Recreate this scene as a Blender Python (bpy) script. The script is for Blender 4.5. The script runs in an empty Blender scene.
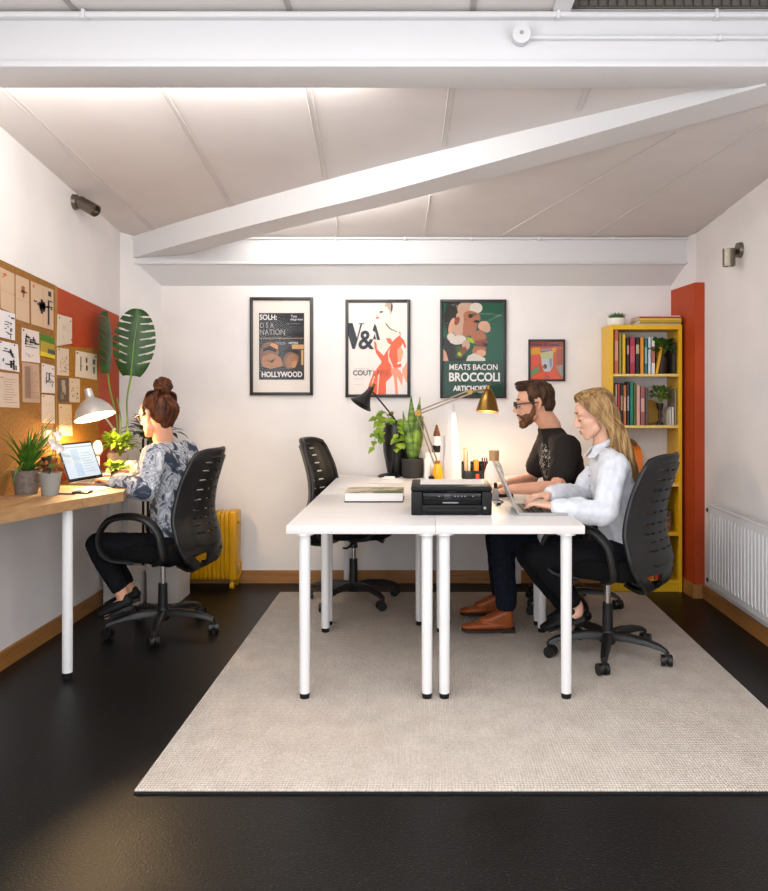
import bpy, bmesh, math, random
from mathutils import Vector, Matrix, Euler, noise
random.seed(7)
V = Vector
PI = math.pi
scene = bpy.context.scene
COL = scene.collection
F = 800.0; CX = 427.0; CY = 392.0; EYE = 1.276

def P(x, y, d):
    return V(((x - CX) * d / F, d, EYE - (y - CY) * d / F))

def lin(h):
    h = h.lstrip('#')
    o = []
    for i in (0, 2, 4):
        c = int(h[i:i+2], 16) / 255
        o.append(c / 12.92 if c <= .04045 else ((c + .055) / 1.055) ** 2.4)
    return (*o, 1)

# ------------------------------------------------------------------ materials
MATS = {}
def mat(name, col, rough=.5, metal=0., spec=.5, noise_col=None, nscale=20., ndetail=4., nlo=.4, nhi=.6, bump=0., bscale=60., emit=None, estr=0., alpha=None, trans=0., sss=0., stretch=None, sheen=0.):
    if name in MATS: return MATS[name]
    m = bpy.data.materials.new(name); m.use_nodes = True
    nt = m.node_tree; b = nt.nodes['Principled BSDF']
    b.inputs['Base Color'].default_value = lin(col)
    b.inputs['Roughness'].default_value = rough
    b.inputs['Metallic'].default_value = metal
    b.inputs['Specular IOR Level'].default_value = spec
    if sheen: b.inputs['Sheen Weight'].default_value = sheen
    if trans: b.inputs['Transmission Weight'].default_value = trans
    if sss:
        b.inputs['Subsurface Weight'].default_value = sss
        b.inputs['Subsurface Radius'].default_value = (.012, .005, .003)
        b.inputs['Subsurface Scale'].default_value = 1.
    if emit:
        b.inputs['Emission Color'].default_value = lin(emit); b.inputs['Emission Strength'].default_value = estr
    co = None
    if noise_col or bump:
        tc = nt.nodes.new('ShaderNodeTexCoord'); co = tc.outputs['Object']
        if stretch:
            mp = nt.nodes.new('ShaderNodeMapping'); mp.inputs['Scale'].default_value = stretch
            nt.links.new(co, mp.inputs['Vector']); co = mp.outputs['Vector']
    if noise_col:
        n = nt.nodes.new('ShaderNodeTexNoise'); n.inputs['Scale'].default_value = nscale; n.inputs['Detail'].default_value = ndetail
        nt.links.new(co, n.inputs['Vector'])
        r = nt.nodes.new('ShaderNodeValToRGB')
        r.color_ramp.elements[0].position = nlo; r.color_ramp.elements[0].color = lin(col)
        r.color_ramp.elements[1].position = nhi; r.color_ramp.elements[1].color = lin(noise_col)
        nt.links.new(n.outputs['Fac'], r.inputs['Fac']); nt.links.new(r.outputs['Color'], b.inputs['Base Color'])
    if bump:
        n2 = nt.nodes.new('ShaderNodeTexNoise'); n2.inputs['Scale'].default_value = bscale; n2.inputs['Detail'].default_value = 3
        nt.links.new(co, n2.inputs['Vector'])
        bp = nt.nodes.new('ShaderNodeBump'); bp.inputs['Strength'].default_value = bump; bp.inputs['Distance'].default_value = .004
        nt.links.new(n2.outputs['Fac'], bp.inputs['Height']); nt.links.new(bp.outputs['Normal'], b.inputs['Normal'])
    MATS[name] = m
    return m

def rug_mat():
    m = mat('rug_weave', 'e6dacd', .95, 0, .1, 'dacdc0', 9., 6., .35, .7)
    nt = m.node_tree; b = nt.nodes['Principled BSDF']
    tc = nt.nodes.new('ShaderNodeTexCoord')
    w = nt.nodes.new('ShaderNodeTexWave'); w.bands_direction = 'Y'; w.inputs['Scale'].default_value = 22.; w.inputs['Distortion'].default_value = 1.2; w.inputs['Detail'].default_value = 2
    w.inputs['Detail Scale'].default_value = 6.
    w2 = nt.nodes.new('ShaderNodeTexWave'); w2.bands_direction = 'X'; w2.inputs['Scale'].default_value = 30.; w2.inputs['Distortion'].default_value = 1.
    nt.links.new(tc.outputs['Object'], w.inputs['Vector']); nt.links.new(tc.outputs['Object'], w2.inputs['Vector'])
    mx = nt.nodes.new('ShaderNodeMath'); mx.operation = 'MULTIPLY'
    nt.links.new(w.outputs['Fac'], mx.inputs[0]); nt.links.new(w2.outputs['Fac'], mx.inputs[1])
    bp = nt.nodes.new('ShaderNodeBump'); bp.inputs['Strength'].default_value = .9; bp.inputs['Distance'].default_value = .008
    nt.links.new(mx.outputs[0], bp.inputs['Height']); nt.links.new(bp.outputs['Normal'], b.inputs['Normal'])
    # speckle of darker yarn
    r = [n for n in nt.nodes if n.type == 'VALTORGB'][0]
    mix = nt.nodes.new('ShaderNodeMix'); mix.data_type = 'RGBA'; mix.blend_type = 'MULTIPLY'; mix.inputs[0].default_value = .42
    n3 = nt.nodes.new('ShaderNodeTexNoise'); n3.inputs['Scale'].default_value = 95.
    nt.links.new(tc.outputs['Object'], n3.inputs['Vector'])
    nt.links.new(r.outputs['Color'], mix.inputs[6]); nt.links.new(n3.outputs['Fac'], mix.inputs[7]); nt.links.new(mix.outputs[2], b.inputs['Base Color'])
    return m

def wood_mat(name, c1, c2, axis='Y', scale=6., rough=.5):
    m = mat(name, c1, rough)
    nt = m.node_tree; b = nt.nodes['Principled BSDF']
    tc = nt.nodes.new('ShaderNodeTexCoord'); mp = nt.nodes.new('ShaderNodeMapping')
    mp.inputs['Scale'].default_value = {'Y': (14, 1, 14), 'X': (1, 14, 14), 'Z': (14, 14, 1)}[axis]
    n = nt.nodes.new('ShaderNodeTexNoise'); n.inputs['Scale'].default_value = scale; n.inputs['Detail'].default_value = 5; n.inputs['Distortion'].default_value = .6
    r = nt.nodes.new('ShaderNodeValToRGB'); r.color_ramp.elements[0].position = .35; r.color_ramp.elements[1].position = .68
    r.color_ramp.elements[0].color = lin(c1); r.color_ramp.elements[1].color = lin(c2)
    nt.links.new(tc.outputs['Object'], mp.inputs['Vector']); nt.links.new(mp.outputs['Vector'], n.inputs['Vector'])
    nt.links.new(n.outputs['Fac'], r.inputs['Fac']); nt.links.new(r.outputs['Color'], b.inputs['Base Color'])
    return m

def pane_mat(name='picture_glass'):
    if name in MATS: return MATS[name]
    m = bpy.data.materials.new(name); m.use_nodes = True; nt = m.node_tree; nt.nodes.clear()
    o = nt.nodes.new('ShaderNodeOutputMaterial'); mx = nt.nodes.new('ShaderNodeMixShader')
    t = nt.nodes.new('ShaderNodeBsdfTransparent'); g = nt.nodes.new('ShaderNodeBsdfGlossy'); g.inputs['Roughness'].default_value = .08
    f = nt.nodes.new('ShaderNodeFresnel'); f.inputs['IOR'].default_value = 1.22
    nt.links.new(f.outputs[0], mx.inputs[0]); nt.links.new(t.outputs[0], mx.inputs[1]); nt.links.new(g.outputs[0], mx.inputs[2]); nt.links.new(mx.outputs[0], o.inputs[0])
    MATS[name] = m; return m

def blouse_mat():
    m = mat('patterned_blouse', 'c4c6cc', .85, 0, .2)
    nt = m.node_tree; b = nt.nodes['Principled BSDF']
    tc = nt.nodes.new('ShaderNodeTexCoord')
    n = nt.nodes.new('ShaderNodeTexNoise'); n.inputs['Scale'].default_value = 15.; n.inputs['Detail'].default_value = 4; n.inputs['Distortion'].default_value = .9; n.inputs['Roughness'].default_value = .55
    r = nt.nodes.new('ShaderNodeValToRGB'); e = r.color_ramp.elements
    e[0].position = .41; e[0].color = lin('3a414d'); e[1].position = .68; e[1].color = lin('d6d6d8')
    k = e.new(.465); k.color = lin('5f6777'); k = e.new(.51); k.color = lin('c6c6c8'); k = e.new(.56); k.color = lin('7d838e')
    nt.links.new(tc.outputs['Object'], n.inputs['Vector']); nt.links.new(n.outputs['Fac'], r.inputs['Fac']); nt.links.new(r.outputs['Color'], b.inputs['Base Color'])
    return m

def tee_mat(center):
    m = mat('black_tee', '26211f', .9, 0, .15)
    nt = m.node_tree; b = nt.nodes['Principled BSDF']
    g = nt.nodes.new('ShaderNodeNewGeometry')
    sub = nt.nodes.new('ShaderNodeVectorMath'); sub.operation = 'DISTANCE'; sub.inputs[1].default_value = center
    nt.links.new(g.outputs['Position'], sub.inputs[0])
    lt = nt.nodes.new('ShaderNodeMath'); lt.operation = 'LESS_THAN'; lt.inputs[1].default_value = .10
    nt.links.new(sub.outputs['Value'], lt.inputs[0])
    n = nt.nodes.new('ShaderNodeTexNoise'); n.inputs['Scale'].default_value = 30.; n.inputs['Detail'].default_value = 1; n.inputs['Distortion'].default_value = 3
    nt.links.new(g.outputs['Position'], n.inputs['Vector'])
    gt = nt.nodes.new('ShaderNodeMath'); gt.operation = 'GREATER_THAN'; gt.inputs[1].default_value = .57
    nt.links.new(n.outputs['Fac'], gt.inputs[0])
    mu = nt.nodes.new('ShaderNodeMath'); mu.operation = 'MULTIPLY'; nt.links.new(lt.outputs[0], mu.inputs[0]); nt.links.new(gt.outputs[0], mu.inputs[1])
    mix = nt.nodes.new('ShaderNodeMix'); mix.data_type = 'RGBA'; mix.inputs[6].default_value = lin('26211f'); mix.inputs[7].default_value = lin('a09a94')
    nt.links.new(mu.outputs[0], mix.inputs[0]); nt.links.new(mix.outputs[2], b.inputs['Base Color'])
    return m

def hair_mat(name, c1, c2):
    return mat(name, c1, .55, 0, .22, c2, 55., 3., .38, .64, stretch=(1, 1, .16))

# ------------------------------------------------------------------ mesh builder
class MB:
    def __init__(s): s.bm = bmesh.new(); s.mi = 0
    def _tag(s, verts):
        fs = set(f for v in verts for f in v.link_faces)
        for f in fs: f.material_index = s.mi
        return s
    def box(s, lo, hi, bevel=0., M=None, seg=2):
        lo, hi = V(lo), V(hi)
        r = bmesh.ops.create_cube(s.bm, size=1.)
        vs = r['verts']; c = (lo + hi) / 2; d = hi - lo
        for v in vs: v.co = V((v.co.x * d.x, v.co.y * d.y, v.co.z * d.z)) + c
        s._tag(vs)
        if bevel:
            es = list(set(e for v in vs for e in v.link_edges))
            rb = bmesh.ops.bevel(s.bm, geom=es, offset=bevel, segments=seg, affect='EDGES', profile=.5)
            vs = list(set(rb['verts']) | set(v for v in vs if v.is_valid))
            s._tag(vs)
            if M is not None:
                allv = set()
                st = [vs[0]]
                while st:
                    v = st.pop()
                    if v in allv: continue
                    allv.add(v); st += [e.other_vert(v) for e in v.link_edges]
                vs = list(allv)
        if M is not None:
            for v in vs: v.co = M @ v.co
        return s
    def cyl(s, p0, p1, r0, r1=None, seg=20, cap=True):
        return s.tube([p0, p1], [r0, r0 if r1 is None else r1], seg, cap)
    def tube(s, pts, rad, seg=8, cap=True, flat=None, up=None):
        pts = [V(p) for p in pts]; n = len(pts)
        if not hasattr(rad, '__len__'): rad = [rad] * n
        rings = []; prev = None
        for i, p in enumerate(pts):
            t = (pts[min(i + 1, n - 1)] - pts[max(i - 1, 0)])
            if t.length < 1e-9: t = V((0, 0, 1))
            t.normalize()
            if prev is None:
                a = V(up) if up else (V((0, 0, 1)) if abs(t.z) < .9 else V((1, 0, 0)))
            else: a = prev
            a = a - t * a.dot(t)
            if a.length < 1e-6: a = t.orthogonal()
            a.normalize(); prev = a; b = t.cross(a)
            fa, fb = flat if flat else (1, 1)
            rings.append([s.bm.verts.new(p + (a * math.cos(q) * fa + b * math.sin(q) * fb) * rad[i]) for q in [2 * PI * k / seg for k in range(seg)]])
        fs = []
        for i in range(n - 1):
            for k in range(seg):
                fs.append(s.bm.faces.new((rings[i][k], rings[i][(k + 1) % seg], rings[i + 1][(k + 1) % seg], rings[i + 1][k])))
        if cap:
            fs.append(s.bm.faces.new(rings[0][::-1])); fs.append(s.bm.faces.new(rings[-1]))
        for f in fs: f.material_index = s.mi
        return s
    def lathe(s, prof, c, seg=28, M=None):
        c = V(c); rings = []
        for r, z in prof:
            if r < 1e-5: rings.append([s.bm.verts.new(V((0, 0, z)))])
            else: rings.append([s.bm.verts.new(V((r * math.cos(2 * PI * k / seg), r * math.sin(2 * PI * k / seg), z))) for k in range(seg)])
        for i in range(len(rings) - 1):
            a, b = rings[i], rings[i + 1]
            for k in range(seg):
                q = []
                for v in (a[k % len(a)], a[(k + 1) % len(a)], b[(k + 1) % len(b)], b[k % len(b)]):
                    if v not in q: q.append(v)
                if len(q) > 2:
                    f = s.bm.faces.new(q); f.material_index = s.mi
        for ring in rings:
            for v in ring: v.co = (M @ v.co if M is not None else v.co) + c
        return s
    def sph(s, c, r, R=None, sub=3):
        if not hasattr(r, '__len__'): r = (r, r, r)
        q = bmesh.ops.create_icosphere(s.bm, subdivisions=sub, radius=1.)
        for v in q['verts']:
            p = V((v.co.x * r[0], v.co.y * r[1], v.co.z * r[2]))
            v.co = (R @ p if R is not None else p) + V(c)
        return s._tag(q['verts'])
    def caps(s, chain, sub=2):
        """tapered rounded limb through (point, radius) pairs; each link is a convex hull"""
        for a, b in zip(chain, chain[1:]): s.hullpts([a, b], sub)
        return s
    def hullpts(s, items, sub=2):
        t = bmesh.new()
        for it in items:
            c, r = V(it[0]), it[1]; R = it[2] if len(it) > 2 else None
            if not hasattr(r, '__len__'): r = (r, r, r)
            for d in SPH[sub]:
                p = V((d.x * r[0], d.y * r[1], d.z * r[2]))
                t.verts.new((R @ p if R is not None else p) + c)
        h = bmesh.ops.convex_hull(t, input=t.verts[:])
        used = [g for g in h['geom'] if isinstance(g, bmesh.types.BMFace)]
        mp = {}
        for f in used:
            q = []
            for v in f.verts:
                if v not in mp: mp[v] = s.bm.verts.new(v.co)
                q.append(mp[v])
            nf = s.bm.faces.new(q); nf.material_index = s.mi
        t.free(); return s
    def poly(s, pts, mi=None):
        f = s.bm.faces.new([s.bm.verts.new(V(p)) for p in pts]); f.material_index = s.mi if mi is None else mi
        return s
    def prism(s, pts, d):
        """extrude a planar polygon by vector d"""
        d = V(d); a = [s.bm.verts.new(V(p)) for p in pts]; b = [s.bm.verts.new(V(p) + d) for p in pts]; n = len(a)
        fs = [s.bm.faces.new(a), s.bm.faces.new(b[::-1])]
        for i in range(n): fs.append(s.bm.faces.new((a[i], b[i], b[(i + 1) % n], a[(i + 1) % n])))
        for f in fs: f.material_index = s.mi
        return s
    def leaf(s, base, direc, L, W, droop=.3, n=5, fold=.25, up=(0, 0, 1), tip=1.0, shape=.45):
        base = V(base); d = V(direc).normalized(); p = base.copy(); up = V(up)
        rows = []
        for i in range(n + 1):
            t = i / n
            side = d.cross(up)
            if side.length < 1e-4: side = V((1, 0, 0))
            side.normalize(); nrm = side.cross(d).normalized()
            w = W * .5 * (math.sin(PI * t ** shape * .98) * tip + (1 - tip) * (1 - t) + .03)
            rows.append([s.bm.verts.new(p + side * w + nrm * w * fold), s.bm.verts.new(p.copy()), s.bm.verts.new(p - side * w + nrm * w * fold)])
            p = p + d * (L / n)
            d = (d + V((0, 0, -1)) * droop / n * (1 + t)).normalized()
        for a, b in zip(rows, rows[1:]):
            for k in (0, 1):
                f = s.bm.faces.new((a[k], a[k + 1], b[k + 1], b[k])); f.material_index = s.mi
        return s

def _sphdirs(sub):
    b = bmesh.new(); bmesh.ops.create_icosphere(b, subdivisions=sub, radius=1.)
    r = [v.co.copy() for v in b.verts]; b.free(); return r
SPH = {1: _sphdirs(1), 2: _sphdirs(2), 3: _sphdirs(3)}

def root_matrix(o):
    return Matrix.Translation(o.location) @ o.rotation_euler.to_matrix().to_4x4()

def link(name, mb, mats, parent=None, smooth=35, world=True, recalc=True, mods=None):
    """link a builder as ONE mesh object; world: geometry is given in world space"""
    bm = mb.bm if isinstance(mb, MB) else mb
    if recalc: bmesh.ops.recalc_face_normals(bm, faces=bm.faces[:])
    me = bpy.data.meshes.new(name); bm.to_mesh(me); bm.free()
    for m in (mats if isinstance(mats, (list, tuple)) else [mats]): me.materials.append(m)
    o = bpy.data.objects.new(name, me); COL.objects.link(o)
    if smooth:
        me.shade_smooth(); me.set_sharp_from_angle(angle=math.radians(smooth))
    if parent is not None:
        o.parent = parent
        if world:
            M = Matrix.Identity(4); q = parent
            while q is not None:
                M = root_matrix(q) @ M; q = q.parent
            me.transform(M.inverted())
    return o

def tag(o, label=None, cat=None, group=None, kind=None):
    if label: o['label'] = label
    if cat: o['category'] = cat
    if group: o['group'] = group
    if kind: o['kind'] = kind
    return o
def thing(name, label, cat, loc, rz=0, group=None):
    o = bpy.data.objects.new(name, None); COL.objects.link(o); o.empty_display_size = .1
    o.location = V(loc); o.rotation_euler = (0, 0, rz)
    return tag(o, label, cat, group)
def struct(name, mb, m, label=None, smooth=0):
    o = link(name, mb, m, None, smooth); o['kind'] = 'structure'
    if label: o['label'] = label
    return o
def solo(name, mb, m, label, cat, base, group=None, smooth=35):
    """a thing that is one mesh, its origin at its base"""
    o = link(name, mb, m, None, smooth)
    o.data.transform(Matrix.Translation(-V(base))); o.location = V(base)
    return tag(o, label, cat, group)
def kids(o): return [c for c in bpy.data.objects if c.parent == o]
def copy_tree(o, parent=None):
    c = o.copy(); COL.objects.link(c)
    if parent is not None: c.parent = parent
    for k in kids(o): copy_tree(k, c)
    return c

def bez(ps, n=12):
    """Catmull-Rom through ps"""
    ps = [V(p) for p in ps]; q = [ps[0] * 2 - ps[1]] + ps + [ps[-1] * 2 - ps[-2]]; out = []
    for i in range(1, len(q) - 2):
        a, b, c, d = q[i-1:i+3]
        for k in range(n):
            t = k / n
            out.append(.5 * ((2 * b) + (c - a) * t + (2 * a - 5 * b + 4 * c - d) * t * t + (3 * b - a - 3 * c + d) * t ** 3))
    out.append(ps[-1]); return out

def fuse(name, mb, mats, parent, voxel=.006, smooth=6, disp=0., dscale=10., dstretch=(1, 1, 1), clip=None):
    """melt overlapping volumes into one continuous surface"""
    me = bpy.data.meshes.new('tmp'); mb.bm.to_mesh(me); mb.bm.free()
    o = bpy.data.objects.new('tmp', me); COL.objects.link(o)
    r = o.modifiers.new('r', 'REMESH'); r.mode = 'VOXEL'; r.voxel_size = voxel; r.adaptivity = 0
    if smooth:
        sm = o.modifiers.new('s', 'SMOOTH'); sm.factor = .5; sm.iterations = smooth
    dg = bpy.context.evaluated_depsgraph_get()
    nm = bpy.data.meshes.new_from_object(o.evaluated_get(dg)); nm.name = name
    bpy.data.objects.remove(o); bpy.data.meshes.remove(me)
    bm = bmesh.new(); bm.from_mesh(nm); bpy.data.meshes.remove(nm)
    if disp:
        bm.normal_update()
        st = V(dstretch)
        nrm = [v.normal.copy() for v in bm.verts]
        for v, n in zip(bm.verts, nrm):
            q = V((v.co.x * st.x, v.co.y * st.y, v.co.z * st.z)) * dscale
            v.co += n * disp * (noise.noise(q) + .5 * noise.noise(q * 2.3 + V((3, 1, 7))))
    if clip:
        bmesh.ops.delete(bm, geom=[v for v in bm.verts if clip(v.co)], context='VERTS')
    for f in bm.faces: f.smooth = True
    out = link(name, bm, mats, parent, 0)
    out.data.shade_smooth()
    return out

def text_into(mb, s, x0, y0, x1, y1, d, bold=0., mi=0):
    """lettering whose box is given in wall coordinates (metres on the plane Y=d)"""
    cu = bpy.data.curves.new('t', 'FONT'); cu.body = s; cu.size = 1.; cu.resolution_u = 4; cu.offset = bold
    o = bpy.data.objects.new('t', cu); COL.objects.link(o)
    dg = bpy.context.evaluated_depsgraph_get(); me = bpy.data.meshes.new_from_object(o.evaluated_get(dg))
    xs = [v.co.x for v in me.vertices]; ys = [v.co.y for v in me.vertices]
    ax, bx, ay, by = min(xs), max(xs), min(ys), max(ys)
    vs = [mb.bm.verts.new(V((x0 + (v.co.x - ax) / (bx - ax) * (x1 - x0), d, y0 + (v.co.y - ay) / (by - ay) * (y1 - y0)))) for v in me.vertices]
    for p in me.polygons:
        try:
            f = mb.bm.faces.new([vs[i] for i in p.vertices]); f.material_index = mi
        except ValueError: pass
    bpy.data.objects.remove(o); bpy.data.curves.remove(cu); bpy.data.meshes.remove(me)
# ================================================================== materials in use
M_wall = mat('white_wall', 'e6e1de', .85, 0, .2, 'dedad7', 3., 3., .35, .7, bump=.12, bscale=45.)
M_ceil = mat('white_ceiling', 'dad4d1', .8, 0, .2, 'd2cbc8', 2., 3., .35, .7)
M_beam = mat('white_beam_paint', 'd6d5d5', .45, 0, .4)
M_gap = mat('panel_gap', '9f9a96', .9)
M_floor = mat('black_floor', '0d0c0b', .37, 0, .22, '3a3733', 110., 2., .56, .80, bump=.35, bscale=140.)
M_skirt = wood_mat('oak_skirting', 'a8743c', '8f5f2e', 'Y', 5., .5)
M_skirtx = wood_mat('oak_skirting_x', 'a8743c', '8f5f2e', 'X', 5., .5)
M_terra = mat('terracotta_paint', 'b2431a', .6, 0, .3, 'a83e17', 4.)
M_cork = mat('cork', '9a6c36', .9, 0, .2, '835b2e', 70., 4., .35, .65)
M_rug = rug_mat(); M_black_edge = mat('rug_backing', '1c1a1a', .9)
M_desk = mat('white_laminate', 'dcd8d5', .42, 0, .4, 'd6d1cd', 4., 4., .4, .7, stretch=(1, 12, 1))
M_leg = mat('white_steel', 'dededd', .35, 0, .5)
M_black = mat('black_plastic', '141414', .42, 0, .45)
M_blackm = mat('matte_black', '100f0f', .65, 0, .3)
M_fabric = mat('black_fabric', '0e0e0f', .95, 0, .1, '161617', 200.)
M_chrome = mat('chrome', 'c9c9cb', .18, 1.)
M_steel = mat('brushed_steel', '7d7468', .3, 1.)
M_alu = mat('spun_aluminium', 'c4c0ba', .4, .55)
M_brass = mat('antique_brass', '8a6a34', .3, 1.)
M_silver = mat('laptop_silver', '9c9b99', .32, .85)
M_white = mat('white_gloss', 'e4e2df', .35)
M_paper = mat('white_paper', 'dedad6', .9)
M_ink = mat('ink', '2c2a2a', .9)
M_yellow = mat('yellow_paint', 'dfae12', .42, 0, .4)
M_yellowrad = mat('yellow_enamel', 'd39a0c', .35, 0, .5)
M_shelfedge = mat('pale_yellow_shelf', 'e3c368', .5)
M_soil = mat('soil', '2a1d14', .95)
M_glass = pane_mat()
def leafm(name, a, b, r=.45): return mat(name, a, r, 0, .4, b, 14., 3.)
M_mons = leafm('monstera_green', '2a501a', '1c3c12')
M_lime = leafm('lime_green', '8aa42a', '5f8220')
M_green = leafm('mid_green', '4b7a26', '2f561a')
M_dark = leafm('dark_green', '2a4a1a', '1c3412')
M_sans = leafm('snake_green', '6f8f3a', '35562a')
M_stem = mat('stem', '6f7f30', .6)
M_wallplant = leafm('parsley_green', '3f6a22', '264a14')

# ================================================================== the room
LX, RX, BY, FY = -1.96, 1.72, 5.35, -1.6      # left wall, right wall, back wall, front wall
LC, RC = -1.775, 1.632                        # where the canted corners meet the back wall
CY0 = 5.11
m = MB(); m.box((LX - .5, FY - .3, -.06), (RX + .5, BY + .4, 0)); struct('floor', m, M_floor, 'speckled black rubber floor')
WY0, WY1, WZ0, WZ1 = -.9, 1.5, .85, 2.3           # unseen side windows beside the viewer, added to light the room
for nm, X, Xo, C, Co in (('wall_left', LX, LX - .12, LC, LC - .15), ('wall_right', RX, RX + .12, RC, RC + .15)):
    m = MB(); m.prism([(X, WY1, 0), (X, CY0, 0), (C, BY, 0), (Co, BY, 0), (Xo, CY0, 0), (Xo, WY1, 0)], (0, 0, 2.9))
    xa, xb = min(X, Xo), max(X, Xo)
    m.box((xa, FY, 0), (xb, WY0, 2.9)); m.box((xa, WY0, 0), (xb, WY1, WZ0)); m.box((xa, WY0, WZ1), (xb, WY1, 2.9))
    struct(nm, m, M_wall)
m = MB(); m.box((LX - .12, BY, 0), (RX + .12, BY + .12, 2.9)); struct('wall_back', m, M_wall)
# front wall (behind the viewer) with a wide unseen window, added for daylight
m = MB(); m.box((LX - .12, FY - .12, 0), (RX + .12, FY, .35)); m.box((LX - .12, FY - .12, 2.45), (RX + .12, FY, 2.9))
m.box((LX - .12, FY - .12, .35), (LX + .12, FY, 2.45)); m.box((RX - .12, FY - .12, .35), (RX + .12, FY, 2.45)); struct('wall_front', m, M_wall)
m = MB()
for x in (LX + .12, -.72, .48, RX - .18): m.box((x, FY - .09, .35), (x + .06, FY - .03, 2.45))
for z in (.35, 2.39): m.box((LX + .12, FY - .088, z), (RX - .12, FY - .032, z + .06))
struct('window_1', m, M_beam)
for k, (xa, xb) in enumerate(((LX - .09, LX - .03), (RX + .03, RX + .09))):
    m = MB()
    for y in (WY0, (WY0 + WY1) / 2 - .03, WY1 - .06): m.box((xa, y, WZ0), (xb, y + .06, WZ1))
    for z in (WZ0, WZ1 - .06): m.box((xa + .002, WY0, z), (xb - .002, WY1, z + .06))
    struct('window_%d' % (k + 3), m, M_beam)

def ceil_h(x, y):
    t = (x - LX) / (RX - LX)
    return (1 - t) * (2.298 + .139 * (5.1 - y)) + t * (2.283 + .06 * (5.23 - y))
m = MB(); NX, NY = 16, 10
g = [[m.bm.verts.new((LX - .1 + (RX - LX + .2) * i / NX, 2.85 + 2.6 * j / NY, ceil_h(LX - .1 + (RX - LX + .2) * i / NX, 2.85 + 2.6 * j / NY))) for i in range(NX + 1)] for j in range(NY + 1)]
for j in range(NY):
    for i in range(NX): m.bm.faces.new((g[j][i], g[j][i+1], g[j+1][i+1], g[j+1][i]))
struct('ceiling', m, M_ceil)
# flat ceiling before the beam, with a roof window opening at its right and an unseen second one, added for light, nearer the viewer
m = MB(); Hc = 2.612
def slab(x0, x1, y0, y1): m.box((x0, y0, Hc), (x1, y1, Hc + .06))
slab(LX - .1, .5, 2.2, 2.9); slab(.5, RX + .1, 2.80, 2.9); slab(1.2, RX + .1, 2.2, 2.80)
slab(LX - .1, RX + .1, 1.9, 2.2); slab(LX - .1, -1.3, .3, 1.9); slab(1.1, RX + .1, .3, 1.9); slab(LX - .1, RX + .1, FY - .1, .3)
struct('ceiling_front', m, M_ceil)
# panel joints
m = MB()
for px0, px1, y1 in ((3, 155, 231), (160, 233, 208), (308, 325, 178), (452, 444, 146), (588, 578, 110)):
    def onceil(px, py):
        d = 4.
        for _ in range(60):
            x = (px - CX) * d / F; h = ceil_h(x, d); d = (h - EYE) * F / (CY - py)
        return V(((px - CX) * d / F, d, h))
    a, b = onceil(px0, 87), onceil(px1, y1)
    for o in (-.012, .012): m.tube([a + V((o, 0, -.001)), b + V((o, 0, -.001))], .0035, 4)
for a, b in ((onceil(768, 122), onceil(590, 236)), (onceil(676, 132), onceil(500, 236)), (onceil(430, 195), onceil(424, 237)), (onceil(336, 215), onceil(338, 237)), (onceil(766, 186), onceil(692, 232))):
    m.tube([a + V((0, 0, -.001)), b + V((0, 0, -.001))], .0035, 4)
struct('trim_5', m, mat('joint_strip', 'c9c2be', .8))
m = MB()
for x in (-1.24, -.49, .15): m.box((x, 1.9, Hc - .004), (x + .02, 2.8, Hc))
struct('trim_6', m, M_gap)

# ---- beams
m = MB(); m.box((LX, 2.82, 2.44), (RX, 2.985, 2.63)); m.box((LX, 2.80, 2.415), (RX, 3.0, 2.44), .004)
m.box((LX, 2.80, 2.585), (RX, 3.0, 2.60))
struct('ceiling_beam_front', m, M_beam, 'thick white beam spanning the whole ceiling in front', 30)
m = MB()
m.prism([(LX, 5.2, 2.30), (LX, 5.2, 2.112), (LX, 5.36, 1.978), (LX, 5.36, 2.30)], (RX - LX, 0, 0))
m.box((LX, 5.185, 2.106), (RX, 5.21, 2.122), .003)
struct('ceiling_beam_back', m, M_beam, 'white beam along the top of the back wall', 30)
A, B = V((-1.97, 5.23, 0)), V((1.25, 2.95, 0)); n_ = V((B - A).orthogonal()); n_ = V((.58, .816, 0)) * .2
m = MB(); rows = []
for i in range(17):
    t = i / 16; p = A.lerp(B, t); q = p + n_
    dep = .14 - .105 * max(0, (t - .5) / .5) ** 1.4
    hz = ceil_h(p.x, p.y) - dep
    rows.append([m.bm.verts.new((p.x, p.y, hz + dep + .05)), m.bm.verts.new((p.x, p.y, hz)), m.bm.verts.new((q.x, q.y, hz)), m.bm.verts.new((q.x, q.y, hz + dep + .05))])
for a, b in zip(rows, rows[1:]):
    for k in range(4): m.bm.faces.new((a[k], a[(k+1) % 4], b[(k+1) % 4], b[k]))
m.bm.faces.new(rows[0]); m.bm.faces.new(rows[-1][::-1])
struct('ceiling_beam_diagonal', m, M_beam, 'white brace beam running diagonally across the ceiling', 30)

# ---- conduits on the beams
m = MB(); m.cyl((LX, 2.785, 2.59), (RX, 2.785, 2.59), .011, seg=10)
for x in (-1.2, .45, 1.0): m.box((x, 2.771, 2.574), (x + .012, 2.802, 2.606), .003)
solo('conduit_pipe', m, M_beam, 'long white conduit pipe along the top edge of the front beam', 'pipe', (0, 2.79, 2.6))
cb = thing('junction_box', 'round white junction box with a conduit on the front beam', 'junction box', P(521, 36, 2.8))
c0 = P(521, 36, 2.8)
m = MB(); m.lathe([(0, 0), (.028, 0), (.032, .006), (.032, .04), (0, .042)], (0, 0, 0), 24, Matrix.Rotation(PI / 2, 4, 'X')); 
for v in m.bm.verts: v.co += c0 + V((0, .022, 0))
link('box_body', m, M_beam, cb)
m = MB(); m.lathe([(0, 0), (.007, 0), (.007, .004), (0, .004)], (0, 0, 0), 12, Matrix.Rotation(PI / 2, 4, 'X'))
for v in m.bm.verts: v.co += c0 + V((0, -.018, .004))
link('knockout', m, M_gap, cb)
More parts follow.
